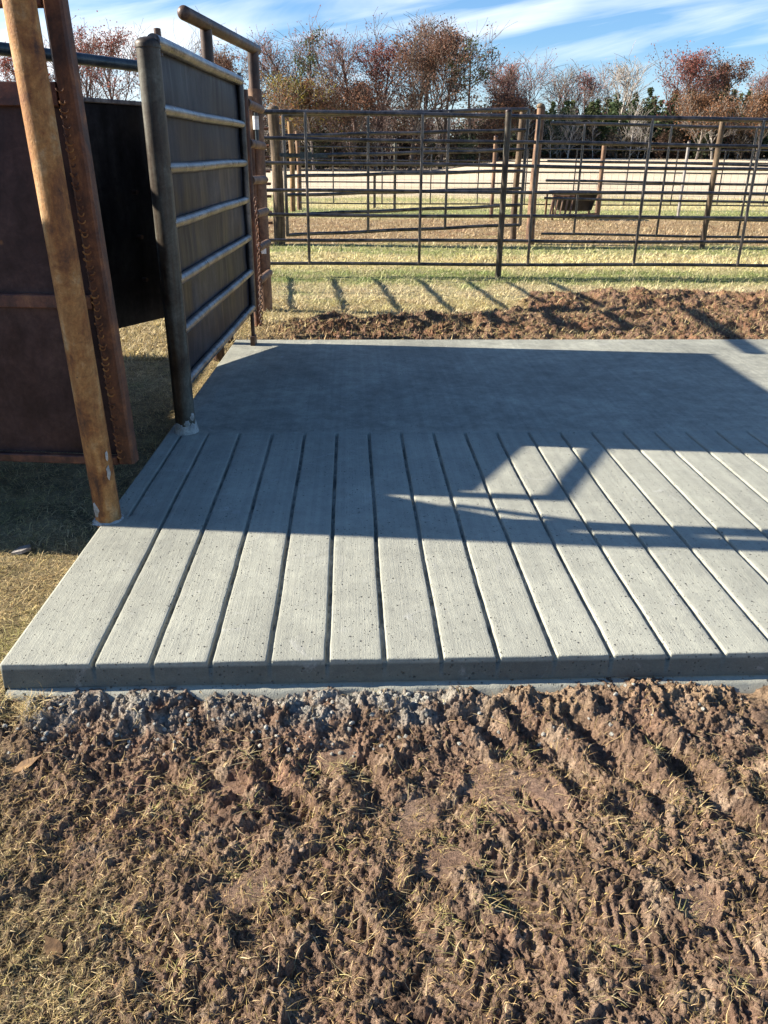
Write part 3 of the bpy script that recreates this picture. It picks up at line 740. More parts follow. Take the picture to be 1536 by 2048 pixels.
P1 = (-0.870, 2.60)
p1 = pipe_post('pipe_post', 'tall golden rusty steel post standing at the slab edge in front of the maroon panel', *P1, 0.10, 2.25, 0.0445, M['rust_gold'], 0.02, lean=-0.044)
splash(p1, *P1, 0.12, 0.0445, 0.010, 3); patch(p1, *P1, 0.0445, -2.3, 0.17, 0.016, 0.03, 5); patch(p1, *P1, 0.0445, -0.75, 0.31, 0.007, 0.025, 6); patch(p1, *P1, 0.0445, -0.70, 0.37, 0.005, 0.018, 7)
P2 = (-0.775, 3.565)
p2 = pipe_post('pipe_post', 'olive grey steel gate post with domed cap and cement caked on its foot', *P2, 0.10, 1.69, 0.0455, M['post_olive'], 0.026, M['post_olive'])
splash(p2, *P2, 0.12, 0.0455, 0.055, 11)
for i_, (a_, z_) in enumerate(((-1.2, 0.17), (-1.9, 0.15), (-0.5, 0.2))): patch(p2, *P2, 0.0455, a_, z_, 0.014, 0.018, 20 + i_)
MB().torus((P2[0], P2[1], 1.688), 0.046, 0.0035, (0, 0, 1), n=24).build('weld_bead', M['rust_gold'], p2)

# ------------------------------------------------------------------ sheeted pipe gate on the slab
ga = np.array([-0.748, 3.60]); gb = np.array([-0.660, 5.45])
gd = (gb - ga) / np.linalg.norm(gb - ga); gn = np.array([gd[1], -gd[0]])     # gn points to the open side (+x)
gt = thing('sheeted_gate', 'solid dark steel gate of six panels with grey rails, hung on the olive post', 'gate', (ga[0], ga[1], 0.34))
GZ = [1.700, 1.465, 1.250, 1.035, 0.805, 0.590, 0.360]
for i_, z_ in enumerate(GZ):
    r_ = 0.027 if i_ == 0 else 0.022
    e0 = ga + gd * (-0.045); e1 = gb
    MB().tube([(*(e0 + (e1 - e0) * t), z_ + 0.0015 * math.sin(9 * t + i_)) for t in np.linspace(0, 1, 12)], r_, 18).build('rail', M['rail_steel'], gt)
shp = gn * -0.016
for i_ in range(6):
    zt, zb = GZ[i_] - 0.012, GZ[i_+1] + 0.012
    a_ = ga + shp; b_ = gb + shp
    mb = MB(); ns = 14; V = []; F = []
    for s_ in range(2):
        for j in range(5):
            for k in range(ns):
                t = k / (ns-1); p = a_ + (b_ - a_) * t + gn * (-0.004 * s_ + 0.0025 * math.sin(7 * t + j + i_ * 2))
                V.append((p[0], p[1], zb + (zt - zb) * j / 4))
    for j in range(4):
        for k in range(ns-1):
            o0 = j*ns+k; F.append((o0, o0+1, o0+ns+1, o0+ns)); o0 += 5*ns; F.append((o0, o0+ns, o0+ns+1, o0+1))
    mb.add(V, F).build('sheet_panel', M['plate'], gt)
MB().bar((ga[0] - 0.012, ga[1] + 0.03, 0.34), (ga[0] - 0.012, ga[1] + 0.03, 1.70), 0.03, 0.03, (1, 0, 0), 0.004).build('stile', M['rail_steel'], gt)
st = MB().tube([(*gb, 0.335), (*gb, 1.0), (*gb, 1.70)], 0.024, 18).build('stile', M['fence_pipe'], gt)
MB().tube([(*(gb + gd*0.0), 1.70), (*gb, 1.745)], 0.013, 12).build('latch_pin', M['fence_pipe'], gt)
MB().tube([(*(gb - gd*0.05), 0.10), (*(gb - gd*0.05), 0.36)], 0.013, 12).bar((*(gb - gd*0.09), 0.15), (*(gb - gd*0.0), 0.15), 0.03, 0.06, (0, 0, 1)).build('ground_bolt', M['arch_pipe'], gt)
MB().tube([(-0.757, 3.68, 1.66), (-0.757, 3.68, 1.755)], 0.014, 14).dome((-0.757, 3.68, 1.755), 0.0145, 0.004, 14).build('hinge_pin', M['arch_pipe'], gt)

# ------------------------------------------------------------------ brown pipe arch, ladder panel, chain
A = (-0.765, 7.32)
ar = thing('pipe_arch', 'brown steel pipe arch with capped top bar rising over the sheeted gate', 'pipe frame', (A[0], A[1], 0))
MB().tube([(*A, -0.05), (*A, 0.9), (*A, 1.775)], 0.057, 24).build('leg', M['rust_brown'], ar)
MB().torus((*A, 1.775), 0.054, 0.009, (0, 0, 1), n=24).build('weld_collar', M['rust_gold'], ar)
MB().tube([(*A, 1.77), (*A, 2.05)], 0.045, 22).build('riser', M['arch_pipe'], ar)
B_ = (-0.925, 6.02)
MB().tube([(*B_, -0.05), (*B_, 2.05)], 0.039, 20).build('leg', M['arch_pipe'], ar)
e0 = np.array([-0.975, 5.55, 2.06]); e1 = np.array([-0.745, 7.42, 2.06])
dv = (e1 - e0) / np.linalg.norm(e1 - e0)
MB().tube([e0 - dv*0.024, e0 - dv*0.018, e0 - dv*0.008, e0, e1, e1 + dv*0.008, e1 + dv*0.018, e1 + dv*0.024], [0.012, 0.027, 0.037, 0.0405, 0.0405, 0.037, 0.027, 0.012], 22).build('top_bar', M['arch_pipe'], ar)
mb = MB(); mb.tube([(A[0] + 0.004, A[1] - 0.092, 1.475), (A[0] + 0.004, A[1] - 0.092, 1.575)], 0.024, 14)
wt = mb.build('white_sleeve', M['white_tag'], ar); wt['label'] = 'short white sleeve on the brown post'
MB().tube([(A[0] + 0.008, A[1] - 0.090, 1.37), (A[0] + 0.006, A[1] - 0.090, 1.60)], 0.015, 12).build('latch_rod', M['blue_pipe'], ar)
mb = MB(); V = []; F = []
for k in range(7):
    a_ = -1.80 + k * 0.13
    for z_ in (0.500, 0.590): V.append((A[0] + 0.0590 * math.cos(a_), A[1] + 0.0590 * math.sin(a_), z_))
for k in range(6): F.append((2*k, 2*k+2, 2*k+3, 2*k+1))
mb.add(V, F).build('sticker', M['white_tag'], ar)['label'] = 'small square white sticker low on the brown post'

L_ = (-0.755, 6.50)
ld = thing('ladder_panel', 'narrow rusty panel of short rungs against the brown pipe arch behind the sheeted gate', 'panel', (L_[0], L_[1], 0.05))
MB().tube([(*L_, 0.03), (*L_, 1.72)], 0.026, 16).build('stile', M['rust_red'], ld)
MB().tube([(A[0] - 0.042, A[1] - 0.06, 0.25), (A[0] - 0.042, A[1] - 0.06, 1.72)], 0.020, 14).build('stile', M['rust_brown'], ld)
for z_ in (1.625, 1.36, 1.105, 0.86, 0.605, 0.355):
    MB().tube([(L_[0] + 0.01, L_[1], z_ + 0.01), (A[0] + 0.055, A[1] - 0.14, z_ - 0.005), (A[0] + 0.062, A[1] - 0.10, z_ - 0.005)], [0.031, 0.031, 0.022], 16).build('rung', M['rust_brown'], ld)
mb = MB()
for i_ in range(40):
    t = i_ / 39; z_ = 0.98 - 0.96 * t
    mb.torus((L_[0] + 0.045 + 0.008 * math.sin(t * 5), L_[1] - 0.05 - 0.02 * t, z_), 0.0135, 0.0042, (1, 0, 0) if i_ % 2 else (0, 1, 0), 1.45, n=12, m=6)
ch = mb.build('chain', M['rust_red'], None, loc=(L_[0] + 0.045, L_[1] - 0.05, 0.0)); setp(ch, 'rusty link chain hanging to the grass beside the ladder panel', 'chain')

# ------------------------------------------------------------------ maroon panel in front of the chute
mp0 = np.array([-0.792, 2.700]); md_ = np.array([-0.994, 0.110])        # runs away to the left
mp = thing('chute_panel', 'maroon steel panel with open top bay hanging beside the golden rusty post', 'panel', (mp0[0], mp0[1], 0))
def mpt(u, z): p = mp0 + md_ * u; return (p[0] - 0.006 - 0.024 * (z - 0.3), p[1], z)      # leans a little to the left
nrm = (0.11, 0.994, 0)
MB().bar(mpt(0.004, 0.30), mpt(0.004, 2.15), 0.058, 0.056, nrm, 0.007).build('corner_tube', M['rust_red'], mp)
# ladder of weld ripples down the left face corner of the tube
mb = MB()
for i_ in range(52):
    z_ = 0.33 + i_ * 0.0225 + random.uniform(-0.006, 0.006); w_ = random.uniform(0.008, 0.013)
    c_ = np.array(mpt(0.021 + random.uniform(-0.002, 0.002), z_)) + np.array([-0.001, -0.0275, 0])
    pts = [c_ + np.array([w_ * math.cos(a_), -0.0006 - 0.0016 * math.sin(a_ * 0.5), -0.010 * math.sin(a_)]) for a_ in np.linspace(0.0, math.pi, 7)]
    mb.tube(pts, 0.0030 * random.uniform(0.7, 1.2), 6)
mb.build('weld_beads', M['rust_weld'], mp)
LW = 1.55
mb = MB(); V = []; F = []; nu, nz = 30, 22
for s_ in (0.0, 0.005):
    for j in range(nz):
        for k in range(nu):
            u = 0.03 + (LW - 0.03) * k / (nu-1); z_ = 0.325 + (1.50 - 0.325) * j / (nz-1)
            p = np.array(mpt(u, z_)); p[1] += s_ + 0.004 * math.sin(u * 4 + z_ * 3) ; V.append(p)
for j in range(nz-1):
    for k in range(nu-1):
        o0 = j*nu+k; F.append((o0, o0+nu, o0+nu+1, o0+1)); o0 += nu*nz; F.append((o0, o0+1, o0+nu+1, o0+nu))
mb.add(V, F).build('sheet', M['maroon'], mp)
for z0_, z1_, nm_ in ((0.295, 0.325, 'bottom_bar'), (0.842, 0.885, 'middle_bar'), (1.435, 1.500, 'top_bar')):
    a_ = np.array(mpt(0.036, (z0_+z1_)/2)); b_ = np.array(mpt(LW, (z0_+z1_)/2)); a_[1] -= 0.014; b_[1] -= 0.014
    MB().bar(a_, b_, 0.030, z1_ - z0_, (0, 0, 1), 0.003).build(nm_, M['maroon_bar'], mp)
a_ = np.array(mpt(0.036, 1.752)); b_ = np.array(mpt(LW, 1.752))
MB().bar(a_, b_, 0.05, 0.125, (0, 0, 1), 0.004).build('header', M['maroon_bar'], mp)
MB().bar(mpt(0.30, 1.50), mpt(0.30, 1.69), 0.03, 0.03, nrm).build('stiffener', M['maroon_bar'], mp)
MB().bar(mpt(LW, -0.02), mpt(LW, 2.15), 0.075, 0.075, nrm, 0.006).build('corner_tube', M['rust_red'], mp)
a_ = np.array(mpt(0.19, 1.37)); a_[1] -= 0.01
MB().bar(a_ + [0, 0, 0.065], a_ + [0, 0, 0.12], 0.012, 0.02, (1, 0, 0)).build('weld_tab', M['rust_weld'], mp)

# ------------------------------------------------------------------ black sweep gate behind
sc_ = np.array([-1.256, 4.852]); sdv = np.array([0.504, 0.864]); sdv /= np.linalg.norm(sdv)
sg = thing('sweep_gate', 'black solid swing gate under a blue grey pipe, seen between the two front posts', 'gate', (*(sc_ + sdv*0.62), 0))
def spt(u, z, off=0.0): p = sc_ + sdv * u + np.array([sdv[1], -sdv[0]]) * off; return (p[0], p[1], z)
u0, u1 = -2.02, 0.66
mb = MB(); V = []; F = []; nu, nz = 30, 12
for s_ in (0.0, -0.005):
    for j in range(nz):
        for k in range(nu):
            u = u0 + 0.01 + (u1 - u0 - 0.01) * k/(nu-1); z_ = 0.376 + (1.545 - 0.376) * j/(nz-1)
            V.append(spt(u, z_, s_ + 0.004 * math.sin(u * 5 + z_ * 4)))
for j in range(nz-1):
    for k in range(nu-1):
        o0 = j*nu+k; F.append((o0, o0+1, o0+nu+1, o0+nu)); o0 += nu*nz; F.append((o0, o0+nu, o0+nu+1, o0+1))
mb.add(V, F).build('sheet', M['black_plate'], sg)
MB().bar(spt(u0 + 0.05, 1.552, 0.004), spt(u1, 1.552, 0.004), 0.028, 0.022, (0, 0, 1), 0.003).build('top_angle', M['rail_steel'], sg)
MB().bar(spt(u0 + 0.05, 0.385, -0.02), spt(u1, 0.385, -0.02), 0.03, 0.03, (0, 0, 1), 0.003).build('bottom_angle', M['black_plate'], sg)
# outer pipe loop: end post with rounded corner into the top pipe
MB().tube([spt(u0, 0.30), spt(u0, 1.738)], 0.029, 18).tube([spt(u0 - 0.02, 1.738), spt(0, 1.736), spt(u1, 1.738)], 0.0285, 18).build('pipe_loop', M['blue_pipe'], sg)
uv = -0.80
MB().tube([spt(uv - 0.06, 1.738), spt(uv - 0.015, 1.715), spt(uv, 1.67), spt(uv + 0.0, 1.55)], 0.024, 14).build('loop_strut', M['blue_pipe'], sg)
MB().tube([spt(u1 + 0.03, -0.05), spt(u1 + 0.03, 1.74)], 0.038, 18).build('hinge_post', M['arch_pipe'], sg)
for z_ in (0.62, 0.86, 1.1):
    MB().tube([spt(0.05, z_, 0.0), spt(0.05, z_, 0.035)], 0.012, 10).build('bolt', M['arch_pipe'], sg)

# ------------------------------------------------------------------ unseen chute, its shape guessed to cast shadows on slab and grass
cb = thing('shadow_chute', 'unseen low dark chute body behind the maroon panel, shaped to cast shadows', 'cattle chute', (-3.0, 4.1, 0))
mb = MB(); mb.box((-2.44, 3.07, 0.02), (-2.40, 5.64, 0.76)).build('side_wall', M['black_plate'], cb)
MB().box((-3.30, 3.12, 0.02), (-3.26, 5.64, 0.76)).build('side_wall', M['black_plate'], cb)
MB().box((-3.26, 3.12, 0.02), (-2.44, 5.64, 0.06)).build('floor_plate', M['black_plate'], cb)
# unseen plate and slanted bar, added and outlined to cast the slab's shadow wedge
V = []; F = []
pl = [(2.72, 0.0), (3.10, 0.0), (3.10, 1.45), (2.88, 1.74), (2.72, 1.93)]
for xo in (-2.43, -2.39):
    for y_, z_ in pl: V.append((xo, y_, z_))
F = [(0, 1, 2, 3, 4)[::-1], (5, 6, 7, 8, 9)] + [(i_, (i_+1) % 5, (i_+1) % 5 + 5, i_ + 5) for i_ in range(5)]
MB().add(V, F).build('shadow_plate', M['maroon'], cb)
MB().tube([(-2.41, 3.02, 1.60), (-2.41, 2.80, 2.06)], 0.019, 12).build('shadow_bar', M['rust_red'], cb)

# ------------------------------------------------------------------ pipe fences
def fence(name, label, p0, p1, zs0, zs1, r, uprights, posts, mat, postmat, ur=0.014, cat='fence', toprad=None, pr=0.03, jit=0.005):
    p0 = np.array(p0, float); p1 = np.array(p1, float)
    t = thing(name, label, cat, (p0[0], p0[1], 0))
    for i_, (za, zb) in enumerate(zip(zs0, zs1)):
        rr = (toprad if (toprad and i_ == 0) else r)
        m_ = 16
        path = [(*(p0 + (p1 - p0) * s_), za + (zb - za) * s_ + jit * math.sin(s_ * 17 + i_ * 2.1)) for s_ in np.linspace(0, 1, m_)]
        MB().tube(path, rr, 10).build('rail', mat, t)
    for u in uprights:
        p = p0 + (p1 - p0) * u; off = 0.0
        zb_ = zs0[-1] + (zs1[-1] - zs0[-1]) * u; zt_ = zs0[0] + (zs1[0] - zs0[0]) * u
        MB().tube([(p[0], p[1] - r * 0.9, zb_), (p[0], p[1] - r * 0.9, zt_)], ur, 10).build('upright', mat, t)
    for u, h_ in posts:
        p = p0 + (p1 - p0) * u
        zg = float(lerp_h(np.array([p[0]]), np.array([p[1]]))[0])
        MB().tube([(p[0], p[1] - r - pr * 0.6, zg - 0.05), (p[0], p[1] - r - pr * 0.6, h_)], pr, 16).build('post', postmat, t)
        MB().dome((p[0], p[1] - r - pr * 0.6, h_), pr * 1.1, 0.02, 14, 4, lip=0.01).build('cap', M['arch_pipe'], t)
    return t
fx0, fx1, FY = -0.93, 9.0, 9.47
L = fx1 - fx0
zr = [1.695, 1.440, 1.203, 0.922, 0.668, 0.403, 0.145]
front_f = fence('pipe_fence', 'nearest long dark steel pipe fence of seven rails crossing behind the slab', (fx0, FY), (fx1, FY), zr, [z - 0.06 if z > 1 else z - 0.01 for z in zr], 0.0185,
      [(x_ - fx0) / L for x_ in (-0.47, 0.785, 2.045, 3.285, 4.515, 5.76, 7.0, 8.2)], [((1.705 - fx0) / L, 1.725), ((6.4 - fx0) / L, 1.70)], M['fence_pipe'], M['post_olive'], 0.0165, toprad=0.0235, pr=0.034)
side = fence('pipe_fence', 'short side run of pipe fence from the brown arch back to the long near fence', (-0.80, 7.42), (-0.955, 9.40), zr, zr, 0.0185, [0.5, 0.97], [], M['fence_pipe'], M['post_olive'], 0.0165, toprad=0.0235)
# gate behind the near fence
bz0 = [1.780, 1.515, 1.245, 0.975, 0.715, 0.440, 0.150]; bz1 = [1.895, 1.625, 1.36, 1.075, 0.83, 0.595, 0.315]
g0, g1 = (-0.955, 12.80), (2.60, 12.80)
bg = fence('pipe_gate', 'sagging dark pipe gate hung between the two timber posts behind the near fence', g0, g1, bz0, bz1, 0.024, [0.345, 0.675], [], M['fence_pipe'], M['post_olive'], 0.021, 'gate', toprad=0.028)
for p_, za, zb in ((g0, 0.13, 1.79), (g1, 0.30, 1.905)):
    MB().tube([(p_[0], p_[1] - 0.005, za), (p_[0], p_[1] - 0.005, zb)], 0.025, 12).build('stile', M['fence_pipe'], bg)
MB().bar((-1.02, 12.74, 1.265), (-0.32, 12.74, 1.255), 0.03, 0.05).bar((-0.72, 12.72, 1.262), (-0.55, 12.72, 1.258), 0.05, 0.09).build('latch', M['blue_pipe'], bg)

def timber(label, x, y, h_, r, lean=0.0, mat='wood', group=None, capped=False):
    zg = float(lerp_h(np.array([x]), np.array([y]))[0])
    t = thing('timber_post', label, 'post', (x, y, zg), group)
    path = [(x + lean * s_ + 0.012 * math.sin(s_ * 5 + x), y, zg - 0.05 + (h_ - zg + 0.05) * s_) for s_ in np.linspace(0, 1, 9)]
    MB().tube(path, [r * (1.05 - 0.10 * s_ + 0.03 * math.sin(s_ * 9)) for s_ in np.linspace(0, 1, 9)], 14, wob=0.05).build('shaft', M[mat], t)
    if capped: MB().dome((x + lean, y, h_), r * 1.02, 0.05, 16, 4, 0.01).build('cap', M['wood'], t)
    return t
timber('thick grey brown timber post at the left end of the sagging gate', -1.08, 12.92, 1.87, 0.082, -0.02, capped=True)
timber('thick reddish brown post at the right end of the sagging gate', 2.84, 13.10, 1.945, 0.062, 0.0, 'rust_brown', capped=True)
timber('slimmer rough timber post just left of the thick right hand gate post', 2.64, 13.5, 1.93, 0.048, 0.01)
# left continuation
fence('pipe_fence', 'distant rusty pipe fence glimpsed left of the brown arch', (-6.5, 13.1), (-1.2, 13.1), [1.62, 1.38, 1.22, 1.04, 0.86, 0.68, 0.46, 0.30], [1.62, 1.38, 1.22, 1.04, 0.86, 0.68, 0.46, 0.30], 0.02, [0.2, 0.4, 0.6, 0.8, 0.93], [], M['rust_red'], M['post_olive'], 0.018)
# second fence, right
y2 = 12.75
z2 = [1.715, 1.455, 1.215, 0.945, 0.695, 0.44, 0.19]
x20, x21 = 2.93, 11.5; L2 = x21 - x20
fence('pipe_fence', 'second dark pipe fence running right from the thick brown timber post', (x20, y2), (x21, y2), z2, [z - 0.10 for z in z2], 0.0185,
      [(x_ - x20) / L2 for x_ in (3.43, 4.72, 6.00, 7.28, 8.55, 9.8)], [], M['fence_pipe'], M['post_olive'], 0.017, toprad=0.022)
def steel_post(label, x, y, h_, r, mat, group=None):
    zg = float(lerp_h(np.array([x]), np.array([y]))[0])
    t = thing('steel_post', label, 'post', (x, y, zg), group)
    MB().tube([(x, y, zg - 0.05), (x, y, h_)], r, 14).build('pipe', M[mat], t)
    MB().dome((x, y, h_), r * 1.1, 0.02, 12, 3, 0.01).build('cap', M['arch_pipe'], t)
steel_post('slim golden brown post standing in front of the second fence at right', 5.40, 12.58, 1.775, 0.042, 'wood')

# third, thin fence far behind (welded rods)
def G_(px, py, z=0.0):
    d = ray(px, py); t = (z - 1.32) / d[2]; return np.array([d[0]*t, d[1]*t, z])
F_, P_, R_, W_ = 1585.4, 0.42672, 0.00841, 0.04297
Fv = np.array([math.sin(W_)*math.cos(P_), math.cos(W_)*math.cos(P_), -math.sin(P_)]); rt = np.array([math.cos(W_), -math.sin(W_), 0]); upv = np.cross(rt, Fv)
Rv = rt*math.cos(R_) + upv*math.sin(R_); Uv = -rt*math.sin(R_) + upv*math.cos(R_)
def ray(px, py): return Fv + Rv*(px-768)/F_ - Uv*(py-1024)/F_
def at(px, Y, z=0.0):
    """x of the vertical through pixel column px on the plane y = Y (at height z)"""
    lo, hi = -400, 400
    for _ in range(50):
        m_ = (lo + hi) / 2; d = np.array([m_, Y, z - 1.32]); u = 768 + F_ * (d @ Rv) / (d @ Fv)
        if u < px: lo = m_
        else: hi = m_
    return (lo + hi) / 2
def zat(px, py, Y):
    d = ray(px, py); return 1.32 + d[2] / d[1] * Y
Y3 = 19.6
xa3, xb3 = at(600, Y3), at(1700, Y3)
ry0 = [(298, 1079), (323, 1079), (344, 1079), (367, 1079), (409, 1079)]
zz3 = [zat(b_, a_, Y3) for a_, b_ in ry0]
L3 = xb3 - xa3
thin = fence('rod_fence', 'thin dark rod fence far back along the edge of the pale field', (xa3, Y3), (xb3, Y3), zz3, zz3, 0.015,
      [(at(p_, Y3, 0.5) - xa3) / L3 for p_ in (667, 764, 861, 955, 1050, 1146, 1250, 1344, 1437, 1530)], [], M['fence_pipe'], M['post_olive'], 0.014)
# wire mesh strung on it
mb = MB()
for i_ in range(76):
    x_ = xa3 + 0.1 + i_ * 0.165
    if x_ > xb3: break
    mb.bar((x_, Y3 + 0.03, 0.06), (x_, Y3 + 0.03, zz3[3] + 0.25), 0.004, 0.004, (0, 1, 0))
for z_ in np.arange(0.1, zz3[3] + 0.25, 0.16): mb.bar((xa3, Y3 + 0.03, z_), (xb3, Y3 + 0.03, z_), 0.004, 0.004)
mb.build('wire_mesh', M['galv'], thin)
Yp = {789: 416, 982: 429}
steel_post('slim pale topped post in the far rod fence left of centre', at(789, 21.0), 21.0, zat(788, 278, 21.0), 0.035, 'post_olive')
steel_post('slim brown post in the far rod fence right of centre', at(982, 18.4), 18.4, zat(985, 273, 18.4), 0.04, 'rust_brown')
steel_post('rusty orange post rising behind the feed trough', at(1193, 19.2), 19.2, zat(1206, 288, 19.2), 0.05, 'rust_brown')
steel_post('pale whitish post in the far rod fence near the right', at(1355, 18.6), 18.6, zat(1372, 283, 18.6), 0.032, 'pale_post')
timber('yellow brown post of the far pair seen just right of the left timber post', at(587, 20.2), 20.2, zat(578, 243, 20.2), 0.060, 0.0, 'wood_gold')
timber('shorter reddish post of the far pair seen right of the left timber post', at(600, 20.8), 20.8, zat(592, 262, 20.8), 0.055, 0.0, 'rust_brown')
steel_post('short grey stake in the pale field behind the sagging gate', at(749, 21.5), 21.5, zat(748, 352, 21.5), 0.035, 'post_olive')

# ------------------------------------------------------------------ feed trough
ty = 18.4; tx0, tx1 = at(1098, ty, 0.3), at(1197, ty, 0.3)
tr = thing('feed_trough', 'black plastic feed trough on a rusty slatted stand in the brown strip behind the fences', 'trough', ((tx0+tx1)/2, ty, 0))
def tub_ring(z, inset, n=40):
    cx, cy = (tx0+tx1)/2, ty; a_, b_ = (tx1-tx0)/2 - inset, 0.36 - inset; V = []
    for k in range(n):
        t = 2*math.pi*k/n; c_, s_ = math.cos(t), math.sin(t)
        V.append((cx + a_*np.sign(c_)*abs(c_)**0.45, cy + b_*np.sign(s_)*abs(s_)**0.6, z))
    return V
rings = [tub_ring(0.17, 0.22), tub_ring(0.19, 0.16), tub_ring(0.50, 0.07), tub_ring(0.53, 0.05), tub_ring(0.53, 0.0), tub_ring(0.57, 0.0), tub_ring(0.575, 0.02), tub_ring(0.57, 0.06), tub_ring(0.52, 0.09), tub_ring(0.24, 0.2)]
V = [v for r_ in rings for v in r_]; F = []
for j in range(len(rings)-1):
    for k in range(40): F.append((j*40+k, j*40+(k+1) % 40, (j+1)*40+(k+1) % 40, (j+1)*40+k))
F.append(tuple(range(40))[::-1]); F.append(tuple(range(9*40, 10*40)))
MB().add(V, F).build('tub', M['black_poly'], tr)
for k in range(5):
    x_ = tx0 - 0.04 + k * 0.105
    MB().tube([(x_ + 0.04, ty - 0.38, 0.50), (x_ - 0.05, ty - 0.52, 0.02 if k in (3, 4) else 0.10)], 0.022, 8).build('slat', M['rust_brown'], tr)
MB().tube([(tx0, ty - 0.39, 0.49), (tx0 + 0.45, ty - 0.39, 0.49)], 0.018, 8).tube([(tx0 - 0.02, ty - 0.5, 0.12), (tx0 + 0.45, ty - 0.5, 0.12), (tx1 - 0.1, ty - 0.42, 0.14)], 0.018, 8).build('frame_bar', M['rust_brown'], tr)
for x_, y_ in ((tx0 + 0.02, ty + 0.34), (tx1 - 0.1, ty + 0.34), (tx1 - 0.08, ty - 0.36), (tx0, ty - 0.4)):
    MB().bar((x_, y_, -0.02), (x_, y_, 0.52), 0.04, 0.04, (0, 1, 0)).build('leg', M['rust_brown'], tr)

def lying(name, label, cat, px, py, pts, thick, mat, rot):
    g_ = ray(px, py); t_ = -1.32 / g_[2]; x_, y_ = g_[0] * t_, g_[1] * t_
    z_ = float(np.max(lerp_h(x_ + np.linspace(-0.02, 0.02, 5), y_ + np.linspace(-0.02, 0.02, 5)))) + 0.004
    c_, s_ = math.cos(rot), math.sin(rot); V = []; n_ = len(pts)
    for zz in (0, thick):
        for a_, b_ in pts: V.append((x_ + a_*c_ - b_*s_, y_ + a_*s_ + b_*c_, z_ + zz + 0.25 * a_ + 3.0 * b_ * b_))
    F = [tuple(range(n_))[::-1], tuple(range(n_, 2*n_))] + [(i_, (i_+1) % n_, (i_+1) % n_ + n_, i_ + n_) for i_ in range(n_)]
    o = MB().add(V, F).build(name, mat, None, loc=(x_, y_, z_), smooth=False); setp(o, label, cat)
LEAF = [(-0.030, 0), (-0.018, 0.010), (-0.004, 0.017), (0.012, 0.013), (0.026, 0.004), (0.040, 0.0), (0.026, -0.005), (0.010, -0.014), (-0.006, -0.016), (-0.020, -0.009)]
lying('dry_leaf', 'pale grey brown dry leaf lying on the straw at lower left', 'leaf', 52, 1535, LEAF, 0.0012, M['wood_gold'], 0.6)
lying('dry_leaf', 'curled tan dry leaf on the mud near the bottom left corner', 'leaf', 108, 1900, [(a_*0.8, b_*0.9) for a_, b_ in LEAF], 0.0012, M['wood_gold'], 2.4)
lying('flat_stone', 'flat angular grey stone in the grass left of the slab', 'stone', 44, 1104, [(-0.035, -0.01), (-0.01, 0.022), (0.028, 0.016), (0.034, -0.012), (0.004, -0.024)], 0.012, M['pale_post'], 0.2)

# ------------------------------------------------------------------ trees
def tree_arrays(h_, spread, seed, levels=4, kids=(9, 6, 5, 4), lean=0.0, crown0=0.35, trunk_r=0.18, upness=0.55, thin_=1.0, vase=False):
    """branching skeleton -> (tube verts, quads, tips)"""
    rs = random.Random(seed); V = []; Q = []; tips = []
    def tube(path, r0, r1, n):
        m_ = len(path); base = len(V)
        for i_, p in enumerate(path):
            d = path[min(i_+1, m_-1)] - path[max(i_-1, 0)]; d.normalize()
            u = d.orthogonal().normalized(); w = d.cross(u); r = r0 + (r1 - r0) * i_ / (m_-1)
            for k in range(n):
                a = 2*math.pi*k/n; V.append(tuple(p + (u * math.cos(a) + w * math.sin(a)) * r))
        for i_ in range(m_-1):
            for k in range(n): Q.append((base+i_*n+k, base+i_*n+(k+1) % n, base+(i_+1)*n+(k+1) % n, base+(i_+1)*n+k))
    def grow(p, d, L, r, lev):
        m_ = 5 if lev < 2 else 4
        path = [p.copy()]; dd = d.copy(); q = p.copy()
        for i_ in range(m_):
            dd = (dd + Vector((rs.uniform(-1, 1), rs.uniform(-1, 1), rs.uniform(-0.6, 1.0) * 0.6)) * (0.10 if lev == 0 else 0.22)).normalized()
            q = q + dd * (L / m_); path.append(q.copy())
        r1 = r * (0.35 if lev else 0.30)
        tube(path, r, max(r1, 0.020 * thin_), 6 if lev == 0 else (4 if lev == 1 else 3))
        if lev >= levels - 1: tips.append((path[-1], path[len(path)//2])); return
        k = kids[lev]
        for j in range(k):
            lo = crown0 if lev == 0 else 0.25
            t = lo + (1 - lo) * (j + rs.random()) / k; f = t * m_; i_ = min(int(f), m_-1)
            bp = path[i_].lerp(path[i_+1], f - i_)
            a = rs.uniform(0, 2*math.pi) + j * 2.4
            ax = (path[i_+1] - path[i_]).normalized(); u = ax.orthogonal().normalized(); w = ax.cross(u)
            out = u * math.cos(a) + w * math.sin(a)
            if lev == 0 and vase: Lc = h_ * (0.74 * (1 - t) + 0.16) * rs.uniform(0.85, 1.08); dd_ = (out * (spread / (0.5 * h_)) * rs.uniform(0.75, 1.2) + ax).normalized()
            elif lev == 0: Lc = spread * (1.15 - 0.75 * abs(t - 0.55)) * rs.uniform(0.75, 1.1); dd_ = (out * 0.9 + ax * upness * (0.8 + t)).normalized()
            elif lev == 1 and vase: Lc = L * rs.uniform(0.34, 0.55); dd_ = (out * 0.7 + ax * 0.85 + Vector((0, 0, 0.25))).normalized()
            else: Lc = L * rs.uniform(0.42, 0.62); dd_ = (out * 0.75 + ax * 0.75 + Vector((0, 0, 0.18))).normalized()
            rc = max(r * ((0.55 if vase else 0.42) if lev == 0 else 0.5) * (1.1 - 0.5 * t), 0.026 * thin_)
            grow(bp, dd_, Lc, rc, lev + 1)
    grow(Vector((0, 0, -0.2)), Vector((lean, 0, 1)).normalized(), h_ * 0.92, trunk_r, 0)
    return np.array(V), np.array(Q), tips
